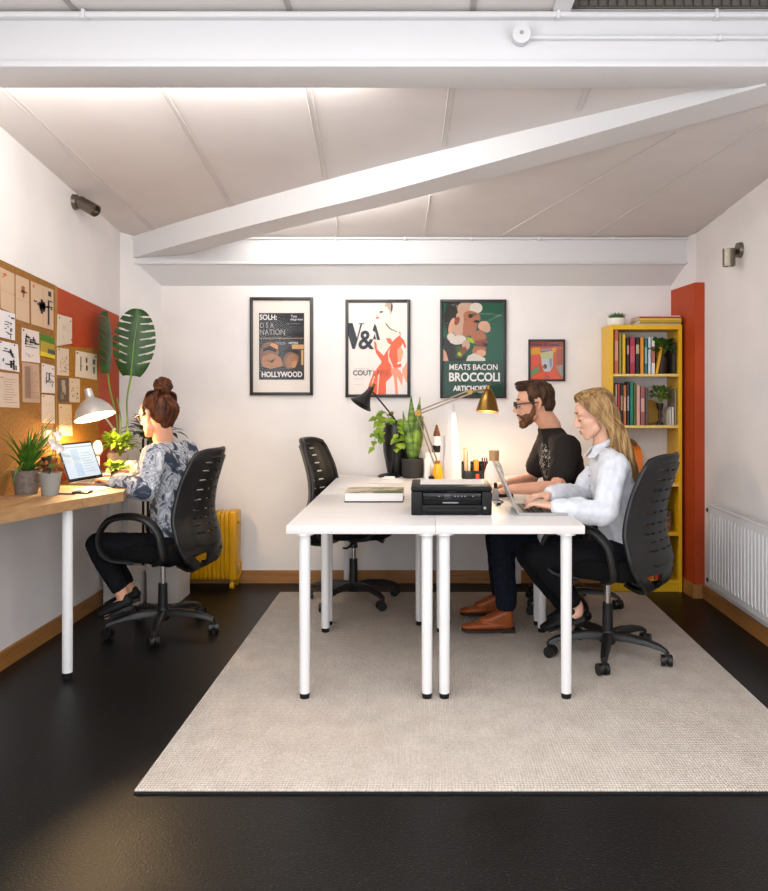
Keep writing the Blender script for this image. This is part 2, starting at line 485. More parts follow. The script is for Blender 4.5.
for dz, nm in ((-.002, 'pipe'), ):
    m = MB(); m.cyl(c0 + V((.03, .006, -.002)), (RX, c0.y + .006, c0.z - .002), .008, seg=8)
    m.box((1.02, c0.y - .004, c0.z - .014), (1.032, c0.y + .018, c0.z + .01), .002)
    link(nm, m, M_beam, cb)
m = MB(); m.cyl((LX, 5.18, 2.272), (RX, 5.18, 2.272), .008, seg=8)
for x in (-.6, -.15, .28, .72, 1.2): m.box((x, 5.17, 2.258), (x + .012, 5.19, 2.284), .002)
solo('conduit_pipe', m, M_beam, 'thin white conduit pipe along the top of the back beam', 'pipe', (0, 5.18, 2.27))

# ---- roof windows
m = MB()
m.box((.44, 2.2, Hc - .012), (.50, 2.79, Hc + .02), .003); m.box((1.20, 2.2, Hc - .012), (1.26, 2.79, Hc + .02), .003)
m.box((.44, 2.2, Hc - .010), (1.26, 2.25, Hc + .02), .003)
struct('window_2', m, M_beam)
w = MB()
for i in range(21): w.box((.50 + i * .033, 2.26, Hc + .085), (.50 + i * .033 + .024, 2.78, Hc + .095)); w.box((.50 + i * .033, 2.782, Hc + .008), (.50 + i * .033 + .024, 2.79, Hc + .095))
w.box((.5, 2.2, Hc + .1), (1.2, 2.795, Hc + .11)); w.box((.5, 2.79, Hc + .002), (1.2, 2.796, Hc + .11))
solo('roof_window_blind', w, mat('blind_slat', '5a544c', .7), 'dark slatted blind in the roof window above the front beam', 'blind', (.85, 2.5, Hc + .05))

# ---- skirting
m = MB(); m.prism([(LX, FY, 0), (LX, CY0, 0), (LC, BY, 0), (LC + .02, BY, 0), (LX + .014, CY0 - .004, 0), (LX + .014, FY, 0)], (0, 0, .085)); struct('baseboard_left', m, M_skirt)
m = MB(); m.prism([(RX, FY, 0), (RX, 4.95, 0), (RX - .014, 4.95, 0), (RX - .014, FY, 0)], (0, 0, .085)); struct('baseboard_right', m, M_skirt)
m = MB(); m.box((LC, BY - .014, 0), (RC, BY, .085)); struct('baseboard_back', m, M_skirtx)

# ---- terracotta pier
m = MB(); m.prism([(1.66, 4.955, 0), (RX, 4.955, 0), (RX, 5.11, 0), (RC + .06, BY, 0), (RC, BY, 0)], (0, 0, 1.955)); struct('trim_1', m, M_terra, 'terracotta painted pier behind the yellow bookcase')
m = MB(); m.prism([(1.645, 4.943, 0), (1.705, 4.943, 0), (1.705, 4.955, 0), (1.659, 4.955, 0), (RC + .002, BY - .02, 0), (RC - .012, BY - .02, 0)], (0, 0, .085)); struct('trim_2', m, M_skirt)

# ---- rug
r_ = thing('rug', 'large pale beige woven rug under the white desks', 'rug', (.21, 3.8, 0))
m = MB(); m.box((-.93, 2.54, .006), (1.36, 5.055, .013), .003); link('rug_pile', m, M_rug, r_)
m = MB(); m.box((-.932, 2.537, 0.0004), (1.362, 5.057, .007)); link('backing', m, M_black_edge, r_)

# ================================================================== boards and papers on the left wall
WX = LX + .012
def WL(px, py, x=WX):
    d = x * F / (px - CX); return V((x, d, EYE - (py - CY) * d / F))
def wallpanel(name, y0, y1, z0, zt, x1, m_, label, cat):
    b = MB(); b.prism([(LX + .001, y0, z0), (LX + .001, y1, z0), (LX + .001, y1, zt(y1)), (LX + .001, y0, zt(y0))], (x1 - LX, 0, 0))
    return solo(name, b, m_, label, cat, (LX, (y0 + y1) / 2, z0), smooth=0)
ztop = lambda y: 1.834 - .0845 * (y - 4.2)
ye = WL(55.5, 300).y; yo = WL(119.5, 330).y
wallpanel('cork_board', 3.0, ye, .80, lambda y: ztop(y) , WX, M_cork, 'large tan cork board on left wall covered in sheets', 'pin board')
wallpanel('wall_panel', ye + .002, yo, .80, lambda y: ztop(y) - .002, LX + .009, M_terra, 'terracotta orange wall panel behind the monstera leaves', 'panel')
M_frame = mat('board_edge', '9a6f35', .6)
b = MB()
for yy in (ye - .008,): b.box((LX + .006, yy, .80), (WX + .006, yy + .016, ztop(yy) - .004))
solo('board_trim', b, M_frame, 'thin wooden upright strip between cork board and orange panel', 'trim', (WX, ye, .8), smooth=0)
# narrow cork strip beside it, where the smaller sheets hang; lamp glow put into its golden colour
b = MB(); P4 = [WL(57, 345), WL(98, 349), WL(98, 470), WL(57, 470)]
b.prism([(LX + .008, p.y, p.z) for p in P4], (.008, 0, 0)); solo('pinboard', b, mat('cork_gold', 'a9732a', .9, 0, .2, '97651f', 70.), 'smaller golden cork panel behind the aluminium desk lamp', 'pin board', (LX, P4[2].y, P4[2].z), smooth=0)

def paper(pix, col, label, marks=(), grp='sheets pinned to the boards', x=None, pins=(), name='paper_sheet', cat='paper', mcols=('ink',)):
    x = x or (WX + .008 if pix[0][0] > 56 else WX + .004)
    c = [WL(px, py, x) for px, py in pix]           # tl, tr, br, bl
    b = MB(); b.prism(c, (-.002, 0, 0))
    def q(u, v): return c[0].lerp(c[1], u).lerp(c[3].lerp(c[2], u), v) + V((.0012, 0, 0))
    for mk in marks:
        u0, v0, u1, v1 = mk[:4]; k = mk[4] if len(mk) > 4 else 1
        b.poly([q(u0, v0), q(u1, v0), q(u1, v1), q(u0, v1)], k)
    for u, v in pins: b.poly([q(u - .04, v - .02), q(u + .04, v - .02), q(u + .04, v + .03), q(u - .04, v + .03)], 1)
    mm = [mat('sheet_' + col, col, .9, 0, .2), M_ink] + [mat('mark_' + k, k, .9) for k in mcols if k != 'ink']
    bc = (c[2] + c[3]) / 2
    return solo(name, b, mm, label, cat, bc, grp, smooth=0)

def scrib(n, u0, u1, v0, v1, seed, wl=.22, th=.012, k=1):
    rr = random.Random(seed); o = []
    for _ in range(n):
        u = rr.uniform(u0, u1); v = rr.uniform(v0, v1); w = rr.uniform(.3, 1) * wl
        if rr.random() < .45: o.append((u, v, min(u + th * 2, .97), min(v + w * .6, .97), k))
        else: o.append((u, v, min(u + w, .97), min(v + th, .97), k))
    return o
def lines(n, u0, u1, v0, v1, seed, th=.012, k=1):
    rr = random.Random(seed)
    return [(u0 + rr.uniform(0, .05), v0 + (v1 - v0) * i / n, u0 + (u1 - u0) * rr.uniform(.55, 1), v0 + (v1 - v0) * i / n + th, k) for i in range(n)]
TAN = 'c6a98c'
paper([(0, 267), (14.5, 274), (14.5, 314), (1, 308)], TAN, 'tan folded sheet with small orange mark at the top left of the cork board', [(.2, .1, .42, .16, 2), (.15, .18, .25, .22, 2), (.03, .53, .97, .54, 3)], mcols=('c05a2a', 'a58c72'))
paper([(16, 274.5), (29, 280), (29.5, 323.5), (16, 319)], TAN, 'tan folded sheet with a reddish sketch, second in the top row of the cork board', [(.4, .2, .65, .36, 2), (.35, .3, .8, .34, 2), (.5, .36, .6, .46, 2), (.03, .53, .97, .54, 3)], mcols=('9c5c38', 'a58c72'))
paper([(31, 281), (53.5, 290), (53.5, 330.5), (31.5, 324)], TAN, 'tan sheet with a large spiky black ink blot at the top of the cork board',
      [(.5, .02, .515, .97, 2), (.32, .42, .62, .56), (.1, .42, .25, .45), (.25, .46, .8, .5), (.4, .34, .5, .68), (.5, .38, .6, .62), (.36, .5, .44, .62), (.72, .3, .8, .9), (.74, .08, .88, .2), (.7, .44, .95, .47), (.86, .48, .93, .52), (.75, .3, .95, .325), (.06, .06, .14, .13, 3)], mcols=('a58c72', 'c06a40'))
paper([(0, 309.5), (15, 314), (15, 340.5), (0, 337)], 'd8d4d4', 'white sheet with inky lettering at the left edge above another inky sheet', [(.55, .12, .62, .17), (.7, .16, .95, .22)] + scrib(14, .1, .75, .35, .85, 3, .3, .03), pins=())
paper([(0, 340.5), (18, 344.5), (19.5, 372), (0, 369)], 'd8d4d4', 'white curling sheet with bold slanting ink strokes at the left edge', scrib(16, .12, .7, .18, .8, 5, .35, .035) + [(.5, .65, .62, .9), (.65, .7, .75, .96), (.78, .78, .85, .95)], pins=((.03, .05), (.78, .05)))
paper([(0, 372), (18.5, 374), (19.5, 408), (0, 407)], 'cdb8a6', 'cream typed page at the left edge, lowest of the left column', lines(10, .15, .9, .18, .92, 8, .012, 2) + [(.0, .13, .15, .16, 3)], mcols=('8b7564', 'b86b40'))
paper([(22, 327.5), (39, 332), (40, 363), (22, 361)], 'd4c8c0', 'white sheet with a dark clustered drawing and handwriting in the middle of the cork board', scrib(20, .12, .75, .15, .4, 11, .3, .03, 1) + lines(3, .12, .95, .38, .6, 2, .02) + scrib(6, .15, .7, .7, .85, 12, .15, .012), pins=((.08, .06),))
paper([(22.5, 362), (39, 364.5), (40, 403), (23, 402)], 'b79a82', 'brownish shaded page of faint script below the clustered drawing', lines(18, .1, .95, .08, .92, 15, .01, 2) + [(.1, .1, .45, .9, 3)], mcols=('8b6f5b', '9a7d67'))
paper([(40.5, 333), (54.5, 338.5), (55, 359), (40, 355.5)], '4f7a2c', 'green and yellow glossy postcard at the right edge of the cork board', [(0, .32, 1, .6, 2), (.5, .62, 1, .82, 3), (0, .8, 1, 1, 4), (0, .6, .5, .8, 2)], mcols=('a58b2c', '47504e', 'd0b81a'), name='postcard', cat='postcard')
paper([(42, 363), (54.5, 366), (55, 393.5), (42, 392.5)], 'd6ccc4', 'white sheet with a small crossed ink sketch below the green postcard', scrib(14, .2, .8, .28, .68, 21, .4, .025), pins=((.1, .07), (.85, .12)))
paper([(42, 394.5), (54.5, 395.5), (55, 423.5), (42, 423)], 'd9c5b0', 'cream sheet with a faint pencil sketch at the right edge of cork board', scrib(9, .2, .8, .2, .8, 25, .3, .01, 2), pins=((.12, .06),), mcols=('b09a84',))
paper([(42, 426), (54.5, 426.5), (54.5, 446), (42, 446)], '5b4c44', 'dark photograph with a pale figure above the red card', [(.3, .2, .75, .6, 2), (.45, .55, .9, .85, 3), (.1, .1, .25, .7, 3)], mcols=('b3a598', '8b7b6e'), name='photo_print', cat='photograph')
paper([(58, 314), (72, 318), (72, 343.5), (57, 346)], 'cfc0ac', 'curled cream page at the top of the orange panel', scrib(7, .3, .8, .3, .8, 31, .3, .012, 2), pins=((.1, .1), (.88, .14), (.95, .85)), mcols=('9a8a74',))
paper([(57.3, 347.5), (68.8, 349), (69, 376), (57.5, 375)], 'd0bda6', 'cream page with a sketched cluster of figures beside the cork board edge', scrib(16, .2, .8, .25, .85, 35, .3, .02, 2), pins=((.12, .06),), mcols=('6e6252',))
paper([(76, 350.5), (97, 354.5), (97, 380), (75.5, 376.5)], 'd9c8b0', 'wide cream page with a row of three small drawings above the lamp', [(.2, .2, .24, .75), (.45, .2, .52, .4), (.46, .5, .54, .7), (.78, .22, .9, .42, 2), (.8, .5, .88, .78, 2)] + scrib(6, .15, .8, .2, .75, 40, .1, .02), pins=((.06, .08), (.93, .1)), mcols=('52694e',))
paper([(58, 377.5), (68.5, 378), (68.7, 402), (58.5, 401.5)], '6b5a4d', 'dark toned figure photograph beside a page of small doodles', [(.3, .1, .65, .35, 2), (.35, .35, .7, .7, 2), (.2, .6, .5, .9, 3)], mcols=('b39a80', '8d7763'), name='photo_print', cat='photograph')
paper([(69.6, 378), (80, 379), (80, 402.5), (69.8, 402.2)], 'd4bea4', 'cream page of scattered black doodles above the lamp neck', scrib(14, .15, .8, .12, .85, 45, .18, .03), )
paper([(59, 404), (71.5, 404.5), (72.5, 436), (59.5, 435)], 'dcc19c', 'cream sketch sheet lit by the aluminium lamp', scrib(10, .3, .85, .3, .85, 50, .3, .012, 2), pins=((.12, .1),), mcols=('a58a60',))

# ================================================================== framed posters on the back wall
WD = BY - .001
def W2(px, py, off=0.): 
    d = BY - .012; p = P(px, py, d); return V((p.x, d - off, p.z))
def frame(name, px, label, group=None, matte=None, art=None, arm=None, bw=.02, fcol='black_wood'):
    x0, y0, x1, y1 = px; a, b = W2(x0, y1), W2(x1, y0)
    t = thing(name, label, 'framed poster', ((a.x + b.x) / 2, WD, a.z), 0, group)
    m = MB()
    f0, f1 = BY - .024, WD
    m.box((a.x, f0, a.z), (a.x + bw, f1, b.z), .002); m.box((b.x - bw, f0, a.z), (b.x, f1, b.z), .002)
    m.box((a.x, f0 + .0003, a.z), (b.x, f1, a.z + bw), .002); m.box((a.x, f0 + .0003, b.z - bw), (b.x, f1, b.z), .002)
    link('frame', m, mat('black_wood', '161311', .4), t)
    m = MB(); m.box((a.x + bw * .5, BY - .010, a.z + bw * .5), (b.x - bw * .5, BY - .003, b.z - bw * .5)); link('mount', m, matte or M_paper, t, 0)
    m = MB(); m.box((a.x + bw * .8, BY - .0185, a.z + bw * .8), (b.x - bw * .8, BY - .0175, b.z - bw * .8)); link('glazing', m, M_glass, t, 0)
    return t
def art(t, polys, mats, name='artwork'):
    m = MB(); layer = 0
    for mi, pts in polys:
        layer += 1
        m.poly([W2(x, y, layer * .00004) for x, y in pts], mi)
    return link(name, m, mats, t, 0, recalc=False)
def R4(x0, y0, x1, y1): return [(x0, y0), (x1, y0), (x1, y1), (x0, y1)]
def ell(cx, cy, rx, ry, n=16, rot=0): 
    return [(cx + rx * math.cos(q) * math.cos(rot) - ry * math.sin(q) * math.sin(rot), cy + rx * math.cos(q) * math.sin(rot) + ry * math.sin(q) * math.cos(rot)) for q in [2 * PI * k / n for k in range(n)]]
def words(t, items, mats, name='lettering'):
    for s_, x0, y0, x1, y1, bold, mi in items:
        m = MB(); a, b = W2(x0, y1), W2(x1, y0); text_into(m, s_, a.x, a.z, b.x, b.z, BY - .0162, bold, 0)
        link(name, m, mats[mi], t, 0, recalc=False)
def pc(h): return mat('print_' + h, h, .8, 0, .2)

t = frame('framed_poster', (250, 297.3, 313, 395.3), 'black framed poster lettered HOLLYWOOD in a wide cream mount', 'framed posters on the back wall', pc('dfd5cb'))
rr = random.Random(4)
pl = [(0, R4(259, 313, 304.2, 379.7)), (1, R4(259, 341, 304.2, 371)), (2, [(260, 352), (263, 344), (270, 341.5), (276, 344), (279, 352), (276, 362), (268, 367), (261, 364)]),
      (3, [(262, 357), (272, 353), (281, 358), (283, 366), (270, 369), (262, 366)]), (4, ell(274, 346.5, 4.5, 3.2, 12, .4)), (5, [(263, 349), (270, 345.5), (277, 349.5), (276, 352), (268, 350), (263, 352)]), (5, [(263, 358), (270, 361), (276, 358), (272, 363)]),
      (2, ell(291, 360, 7.5, 9.5, 16, .5)), (3, ell(291.5, 361, 5.5, 7, 16, .5)), (5, [(283, 353), (288, 347), (296, 349), (299, 355), (292, 352)]), (4, ell(294, 364, 2.5, 4, 10, .2)), (6, R4(301.2, 350, 303.4, 365)), (6, R4(292, 344.6, 303.8, 349)), (5, R4(287, 333, 304, 339)), (1, R4(286, 326, 304, 332))]
for k in range(5): pl.append((7, R4(284, 356 + k * 2.2, 297 - k * .5, 356.5 + k * 2.2)))
for k in range(4): pl.append((5, R4(279 + k * 3, 341.5, 281 + k * 3, 344)))
art(t, pl, [pc(h) for h in ('2b2c30', '39383a', '7c5a48', 'a5744e', 'c98e5a', '25242a', 'c79a62', '5b4a44')])
words(t, [('SOLH:', 259.8, 314.5, 277, 320, .02, 0), ('D S A', 260.3, 322.7, 274, 328, 0, 1), ('NATION', 260, 329.4, 285, 335, 0, 1), ('Two', 291, 315, 296.8, 317.6, .01, 0), ('degrees', 290.5, 318.2, 303, 321, .01, 0), ('of another', 287, 322.9, 300, 324.2, 0, 1),
          ('an evening of motion pictures and music', 259.8, 337.4, 303.8, 339.4, .01, 2), ('PRESS', 276, 342, 285.5, 344.6, 0, 1), ('VITES', 288.5, 342, 298, 344.2, .02, 0), ('HOLLYWOOD', 261.8, 371.5, 302.3, 377.2, .035, 0)], [pc('d9d4cf'), pc('9a938d'), pc('c8a67c')])

t = frame('framed_poster', (345.5, 299.6, 410.3, 397.3), 'black framed fashion poster with a woman in an orange dress', 'framed posters on the back wall', pc('e2d8cf'))
pl = [(0, R4(348, 302, 408, 395)),
      (2, [(374, 330), (383, 323), (388, 322), (390, 318), (386, 312), (384, 306), (387, 302.5), (392, 303), (393, 309), (391, 316), (391, 321), (397, 326), (400, 333), (396, 345), (386, 350), (378, 350), (374, 342)]),
      (3, [(384, 306), (387, 302.2), (391.5, 302.2), (393, 305.5), (392.6, 311), (390.4, 315), (389.8, 311), (386.5, 306.5)]), (4, [(391.3, 303), (392.8, 305.5), (392.4, 309.5), (391, 312), (391, 306)]),
      (5, ell(381, 312.3, 2, 1.0, 10)), (4, [(379.5, 311.2), (383.5, 311), (383, 311.8), (380, 312)]), (6, ell(377.5, 317.7, 1.7, 1.0, 10)), (4, [(376.3, 313.8), (377, 315.6), (376.2, 315.4)]), (4, [(385.8, 322.2), (386.6, 324), (390.5, 328.4), (397.3, 331.8), (397, 332.4), (389.8, 329.2), (385.7, 324.6)]),
      (6, [(374, 341), (376.5, 343), (377, 349), (381, 353), (384, 356), (382, 362), (376, 353), (374.5, 347)]),
      (6, [(386, 338), (391, 338.6), (392, 342), (396, 338), (400, 335), (398.8, 331.6), (400.5, 332), (400.6, 337), (404, 340), (406.2, 346.5), (405, 349), (402.5, 343), (400, 350), (399, 360), (396, 366), (390, 367.5), (383, 365), (381, 362), (384, 355), (388, 349), (391, 345), (388, 343)]),
      (7, [(390, 348), (389, 356), (392, 364), (395, 367), (392.5, 367.5), (388.5, 361), (388, 352)]), (8, [(397, 350), (400.5, 346), (403.5, 352), (401, 362), (398, 362)]), (6, [(392, 366), (396, 364.5), (401.5, 363.5), (401, 367), (395, 368.5)]),
      (6, [(381, 363), (386, 366), (392, 368), (392, 376), (386, 382), (386, 395), (366, 395), (369, 384), (373, 374)]), (9, [(392, 368), (397, 367.5), (403, 374), (402, 386), (397, 376), (398, 395), (395.5, 395), (394, 378), (390.5, 371)]), (7, [(378, 374), (379.5, 374), (378, 395), (376.6, 395)]), (7, [(374, 376), (375, 376), (370, 392), (369, 392)]), (8, [(402, 370), (407, 362), (407.4, 384), (404, 378)]),
      (1, [(348, 323), (352.6, 323), (357, 338), (360.4, 324.2), (358.8, 324.2), (358.8, 323.2), (364.3, 323.2), (364.3, 324.2), (362.2, 324.2), (355, 349), (352.4, 349), (348, 334)]),
      (1, [(374.8, 323.1), (376.4, 326.5), (380.2, 340), (377, 340), (375.4, 332.5), (372.6, 330.5), (373.5, 327)]), (1, [(374.8, 333.5), (376.2, 339.6), (372.8, 339.2)])]
art(t, pl, [pc(h) for h in ('e5dcd3', '33353a', 'ead9cb', 'b9a592', '3e3430', '8d8075', 'e2633f', 'f0cdbb', 'eda27c', 'ee9476')])
words(t, [('&', 358.5, 330.6, 374.2, 349.4, .02, 0), ('COUT', 353, 370.3, 372, 375.5, .02, 0), ('URE', 373.4, 370.3, 389.5, 375.5, 0, 1), ('the golden age of', 353.6, 368, 373, 369.2, 0, 2), ('exhibition', 353.6, 378, 363.5, 379.3, 0, 2), ('sponsored', 353.6, 383.8, 362.5, 385.2, 0, 2)], [pc('33353a'), pc('a0563f'), pc('b5aba2')])

t = frame('framed_poster', (440, 299.6, 506.3, 398.2), 'black framed green poster lettered MEATS BACON BROCCOLI', 'framed posters on the back wall', pc('22543f'))
pl = [(0, R4(442, 302, 504, 361.5)), (1, R4(442, 361.5, 504, 397)), (2, [(447, 302), (466, 302), (462, 308), (457, 318), (452, 330), (446, 332), (444, 318)]), (2, [(443, 338), (450, 338), (463, 345), (466, 361), (446, 361)]),
      (3, ell(466, 308.5, 9, 7, 14)), (4, ell(476, 308, 6.5, 5.5, 14)), (3, ell(461, 316, 5, 4.5, 12)), (5, ell(472, 317, 9, 6, 14, .3)), (6, ell(452, 326, 3.2, 8.5, 14, .25)), (3, ell(460, 328, 8, 9, 16)), (5, ell(470, 326, 7, 10, 16, .3)), (4, ell(458, 340, 8.5, 4.6, 14, -.15)), (4, ell(451, 337, 4, 4, 12)),
      (6, ell(484, 326, 6, 5, 14)), (3, ell(486.5, 328.5, 4.2, 4.2, 12)), (5, [(470, 332), (482, 330), (487, 337), (482, 342), (472, 340)]), (7, [(466.8, 337), (472.5, 338.6), (475, 342.5), (473, 343.5), (467.5, 341)]), (8, ell(481.5, 342.5, 6.5, 3.2, 14, -.1)), (2, ell(485.5, 344.8, 3.2, 1.8, 12, .5)), (5, [(474, 346), (486, 347), (485, 354), (478, 356), (472, 352)]), (6, ell(481, 353, 5, 3.6, 12)), (4, [(468, 356), (474, 353), (485, 358), (485.5, 361), (466, 361)]),
      (9, ell(459, 352, 6, 6.5, 12)), (7, ell(460, 354, 2.6, 2.2, 10)), (2, ell(452, 350, 4.5, 7, 12, -.2)), (6, [(442.5, 348), (446, 352), (448.5, 361), (442.5, 361)]), (9, ell(474, 314.5, 2.6, 1.4, 10)), (2, ell(476.5, 321.5, 3.2, 1.5, 12)), (3, ell(466, 345, 4, 5, 12)), (2, ell(470.5, 316, 2.4, 2.2, 10)), (8, ell(457, 321, 2.5, 4.5, 12, .4)), (8, ell(463.5, 350.5, 2.8, 4.4, 12, .5)), (5, ell(466, 334, 4, 2.6, 12))]
for k in range(9): pl.append((10, ell(480 + k * 2.6, 314 - (k % 2) * .2 + (0 if k < 6 else 1.4), .5, .45, 6)))
for k in range(6): pl.append((10, ell(486.5 + k * 2.7, 321.5 - k * 1.2, .5, .45, 6)))
for k in range(5): pl.append((10, ell(453 + k * 3.2, 305 + (k % 3) * .9, .5, .45, 6)))
art(t, pl, [pc(h) for h in ('22573f', '26493a', '2f2d26', 'bf9a83', 'cfc4b6', 'a9694c', 'd39c7e', 'a3b52c', '8a4a30', '4d5a33', 'cfd2cc')])
words(t, [('MEATS BACON', 449.3, 364.2, 497.5, 370, .015, 0), ('BROCCOLI', 449, 372.5, 499.8, 381.5, .03, 0), ('ARTICHOKES', 453, 385.6, 489, 391, .04, 0), ('market', 478, 390.5, 486.5, 393, .02, 0)], [pc('e3e0da')])

t = frame('framed_poster', (528.3, 339.4, 565, 381.3), 'small black framed colourful print of a drinking glass above the bearded man', 'framed posters on the back wall', pc('d0603c'), bw=.013)
pl = [(0, R4(530, 341, 563.5, 380)), (1, [(530, 348), (540, 347.5), (541, 354), (530, 355)]), (2, [(530, 355), (541, 354), (541, 362), (530, 371)]), (3, [(530, 371), (539, 366), (539, 372), (530, 377)]), (4, [(541, 372), (553, 372), (562, 380), (530, 380), (533, 376)]), (5, [(556, 366), (563.5, 365), (563.5, 379), (560, 373)]), (6, [(556, 350), (563.5, 349), (563.5, 364), (557, 364)]), (7, R4(530, 341, 563.5, 346.4)),
      (8, [(541, 353), (552.5, 352), (553, 366), (550, 371.5), (544, 371.5), (541.8, 366)]), (9, [(540, 353), (553.4, 350.5), (552.8, 358.5), (541.4, 359)]), (10, [(541, 349), (551, 348.2), (550.5, 350.4), (541.5, 351)]), (11, ell(545, 366.5, 2, 2.4, 12)), (4, ell(543.2, 366.8, 1.5, 1.2, 10)), (10, [(549, 359), (552, 358), (552, 366), (550, 369)]), (1, ell(554, 350, 2.3, 2.6, 10))]
art(t, pl, [pc(h) for h in ('c65c38', 'd49a3a', 'd4604e', '6f8f63', 'e05a3a', '8a9488', 'a2573f', '9a4a34', 'b9bcc0', 'b9b98a', '7f8fa8', '4c4a4c')])
words(t, [('fruit & soda', 531.5, 342.6, 560, 346.2, .02, 0), ('56', 545, 374.8, 549, 378.5, .0, 0)], [pc('3c4658'), pc('e3c9b8')])
# ================================================================== office chair (local: faces +X, floor z=0)
def make_chair(name, label, group):
    t = thing(name, label, 'office chair', (0, 0, 0), 0, group)
    # star base
    m = MB()
    m.lathe([(0, .062), (.034, .062), (.04, .075), (.036, .115), (.03, .125), (0, .125)], (0, 0, 0), 20)
    for k in range(5):
        a = 2 * PI * k / 5 + PI / 5
        u = V((math.cos(a), math.sin(a), 0)); w = V((-u.y, u.x, 0))
        rings = []
        for r, z, hw, hh in ((.02, .098, .026, .02), (.1, .104, .024, .019), (.19, .098, .021, .016), (.255, .084, .018, .013), (.285, .07, .014, .010)):
            c = u * r + V((0, 0, z))
            rings.append([m.bm.verts.new(c + w * hw * p + V((0, 0, hh * q))) for p, q in ((-1, -.8), (-.9, .4), (-.45, 1), (.45, 1), (.9, .4), (1, -.8))])
        for a_, b_ in zip(rings, rings[1:]):
            for j in range(6): m.bm.faces.new((a_[j], a_[(j+1) % 6], b_[(j+1) % 6], b_[j]))
        m.bm.faces.new(rings[0]); m.bm.faces.new(rings[-1][::-1])
    link('star_base', m, M_black, t, 45, False)
    for k in range(5):
        a = 2 * PI * k / 5 + PI / 5; c = V((math.cos(a), math.sin(a), 0)) * .285
        an = a + (.9, 2.1, .4, -1.2, 2.8)[k]; ax = V((math.cos(an), math.sin(an), 0))
        m = MB()
        for s in (-1, 1):
            b = c + ax * .016 * s + V((0, 0, .027)) + V((-ax.y, ax.x, 0)) * .012
            m.cyl(b - ax * .0095, b + ax * .0095, .0265, seg=18)
        m.cyl(c + V((0, 0, .03)), c + V((0, 0, .072)), .009, seg=10)
        h = c + V((-ax.y, ax.x, 0)) * .008
        m.sph(h + V((0, 0, .034)), (.02, .02, .024), sub=2)
        link('caster', m, M_black, t, 40, False)
    m = MB(); m.cyl((0, 0, .12), (0, 0, .255), .026, .024); link('column_sleeve', m, M_black, t, 35, False)
    m = MB(); m.cyl((0, 0, .25), (0, 0, .385), .0145, seg=18); link('gas_lift', m, M_chrome, t, 35, False)
    m = MB(); m.box((-.11, -.07, .37), (.11, .07, .41), .012); m.cyl((.02, -.06, .372), (.02, -.06, .335), .02, .026, 16); m.cyl((.14, 0, .385), (.19, 0, .372), .013, .02, 12)
    link('tilt_mechanism', m, M_black, t, 35, False)
    m = MB(); m.tube(bez([(.03, -.07, .378), (.04, -.16, .372), (.03, -.22, .362), (.02, -.25, .366)], 5), [.006] * 11 + [.009] * 4 + [.008], 8, flat=(.7, 1.4)); link('lever', m, M_black, t, 35, False)
    # seat cushion: rounded slab with a waterfall front
    m = MB(); N = 40; lay = []
    for z, s in ((.405, .90), (.412, .97), (.435, 1.0), (.462, 1.0), (.48, .97), (.488, .88), (.49, .6), (.488, .25)):
        ring = []
        for k in range(N):
            q = 2 * PI * k / N; cs, sn = math.cos(q), math.sin(q)
            x = math.copysign(abs(cs) ** .55, cs) * .235 * s; y = math.copysign(abs(sn) ** .55, sn) * .24 * s
            zz = z - (.03 * max(0, (x - .1) / .135) ** 2 if z > .45 else 0) + .012 * (abs(y) / .24) ** 2 * (z > .45)
            ring.append(m.bm.verts.new((x + .02, y, zz)))
        lay.append(ring)
    for a, b in zip(lay, lay[1:]):
        for k in range(N): m.bm.faces.new((a[k], a[(k+1) % N], b[(k+1) % N], b[k]))
    m.bm.faces.new(lay[0][::-1]); m.bm.faces.new(lay[-1])
    link('seat', m, M_fabric, t, 60, False)
    # backrest shell
    cl = bez([(-.10, 0, .368), (-.19, 0, .352), (-.255, 0, .385), (-.278, 0, .45), (-.256, 0, .55), (-.238, 0, .64), (-.252, 0, .76), (-.286, 0, .875), (-.322, 0, .972)], 14)
    NV = len(cl) - 1; NU = 34
    def halfw(v):
        pts = ((0, .05), (.12, .09), (.25, .165), (.36, .222), (.46, .247), (.58, .244), (.8, .205), (.95, .18), (1, .155))
        for (a, x), (b, y) in zip(pts, pts[1:]):
            if v <= b: 
                k = (v - a) / (b - a); k = k * k * (3 - 2 * k) * .5 + k * .5
                return x + (y - x) * k
        return pts[-1][1]
    def surf(j, u):
        v = j / NV; c = cl[j]
        wrap = .065 * (u * u) * min(1, max(0, (v - .2) / .2))
        dish = -.012 * (1 - min(1, abs(u) / .66) ** 4) * (1 if .42 < v < .95 else 0)
        zt = -.075 * max(0, abs(u) - .5) ** 2 * min(1, max(0, (v - .8) / .2))
        return V((c.x + wrap + dish, u * halfw(v), c.z + zt))
    m = MB(); gr = [[m.bm.verts.new(surf(j, -1 + 2 * i / NU)) for i in range(NU + 1)] for j in range(NV + 1)]
    for j in range(NV):
        v = (j + .5) / NV
        for i in range(NU):
            u = -1 + 2 * (i + .5) / NU
            hole = False
            if .47 < v < .94 and abs(u) < .60 and j % 6 == 1:
                seg_ = (u + .60) / 1.2 * 4
                if abs(seg_ - round(seg_)) > .14 or round(seg_) in (0, 4): hole = True
            if .22 < v < .365 and .30 < abs(u) < .80 and abs(u) < .42 + (v - .2) * 2.6: hole = True
            if .02 < v < .14 and abs(u) < .3: hole = True
            if not hole: m.bm.faces.new((gr[j][i], gr[j][i+1], gr[j+1][i+1], gr[j+1][i]))
    bmesh.ops.recalc_face_normals(m.bm, faces=m.bm.faces[:])
    fs = m.bm.faces[:]
    bmesh.ops.solidify(m.bm, geom=fs, thickness=.014)
    bk = link('backrest', m, M_black, t, 50, False)
    m = MB()
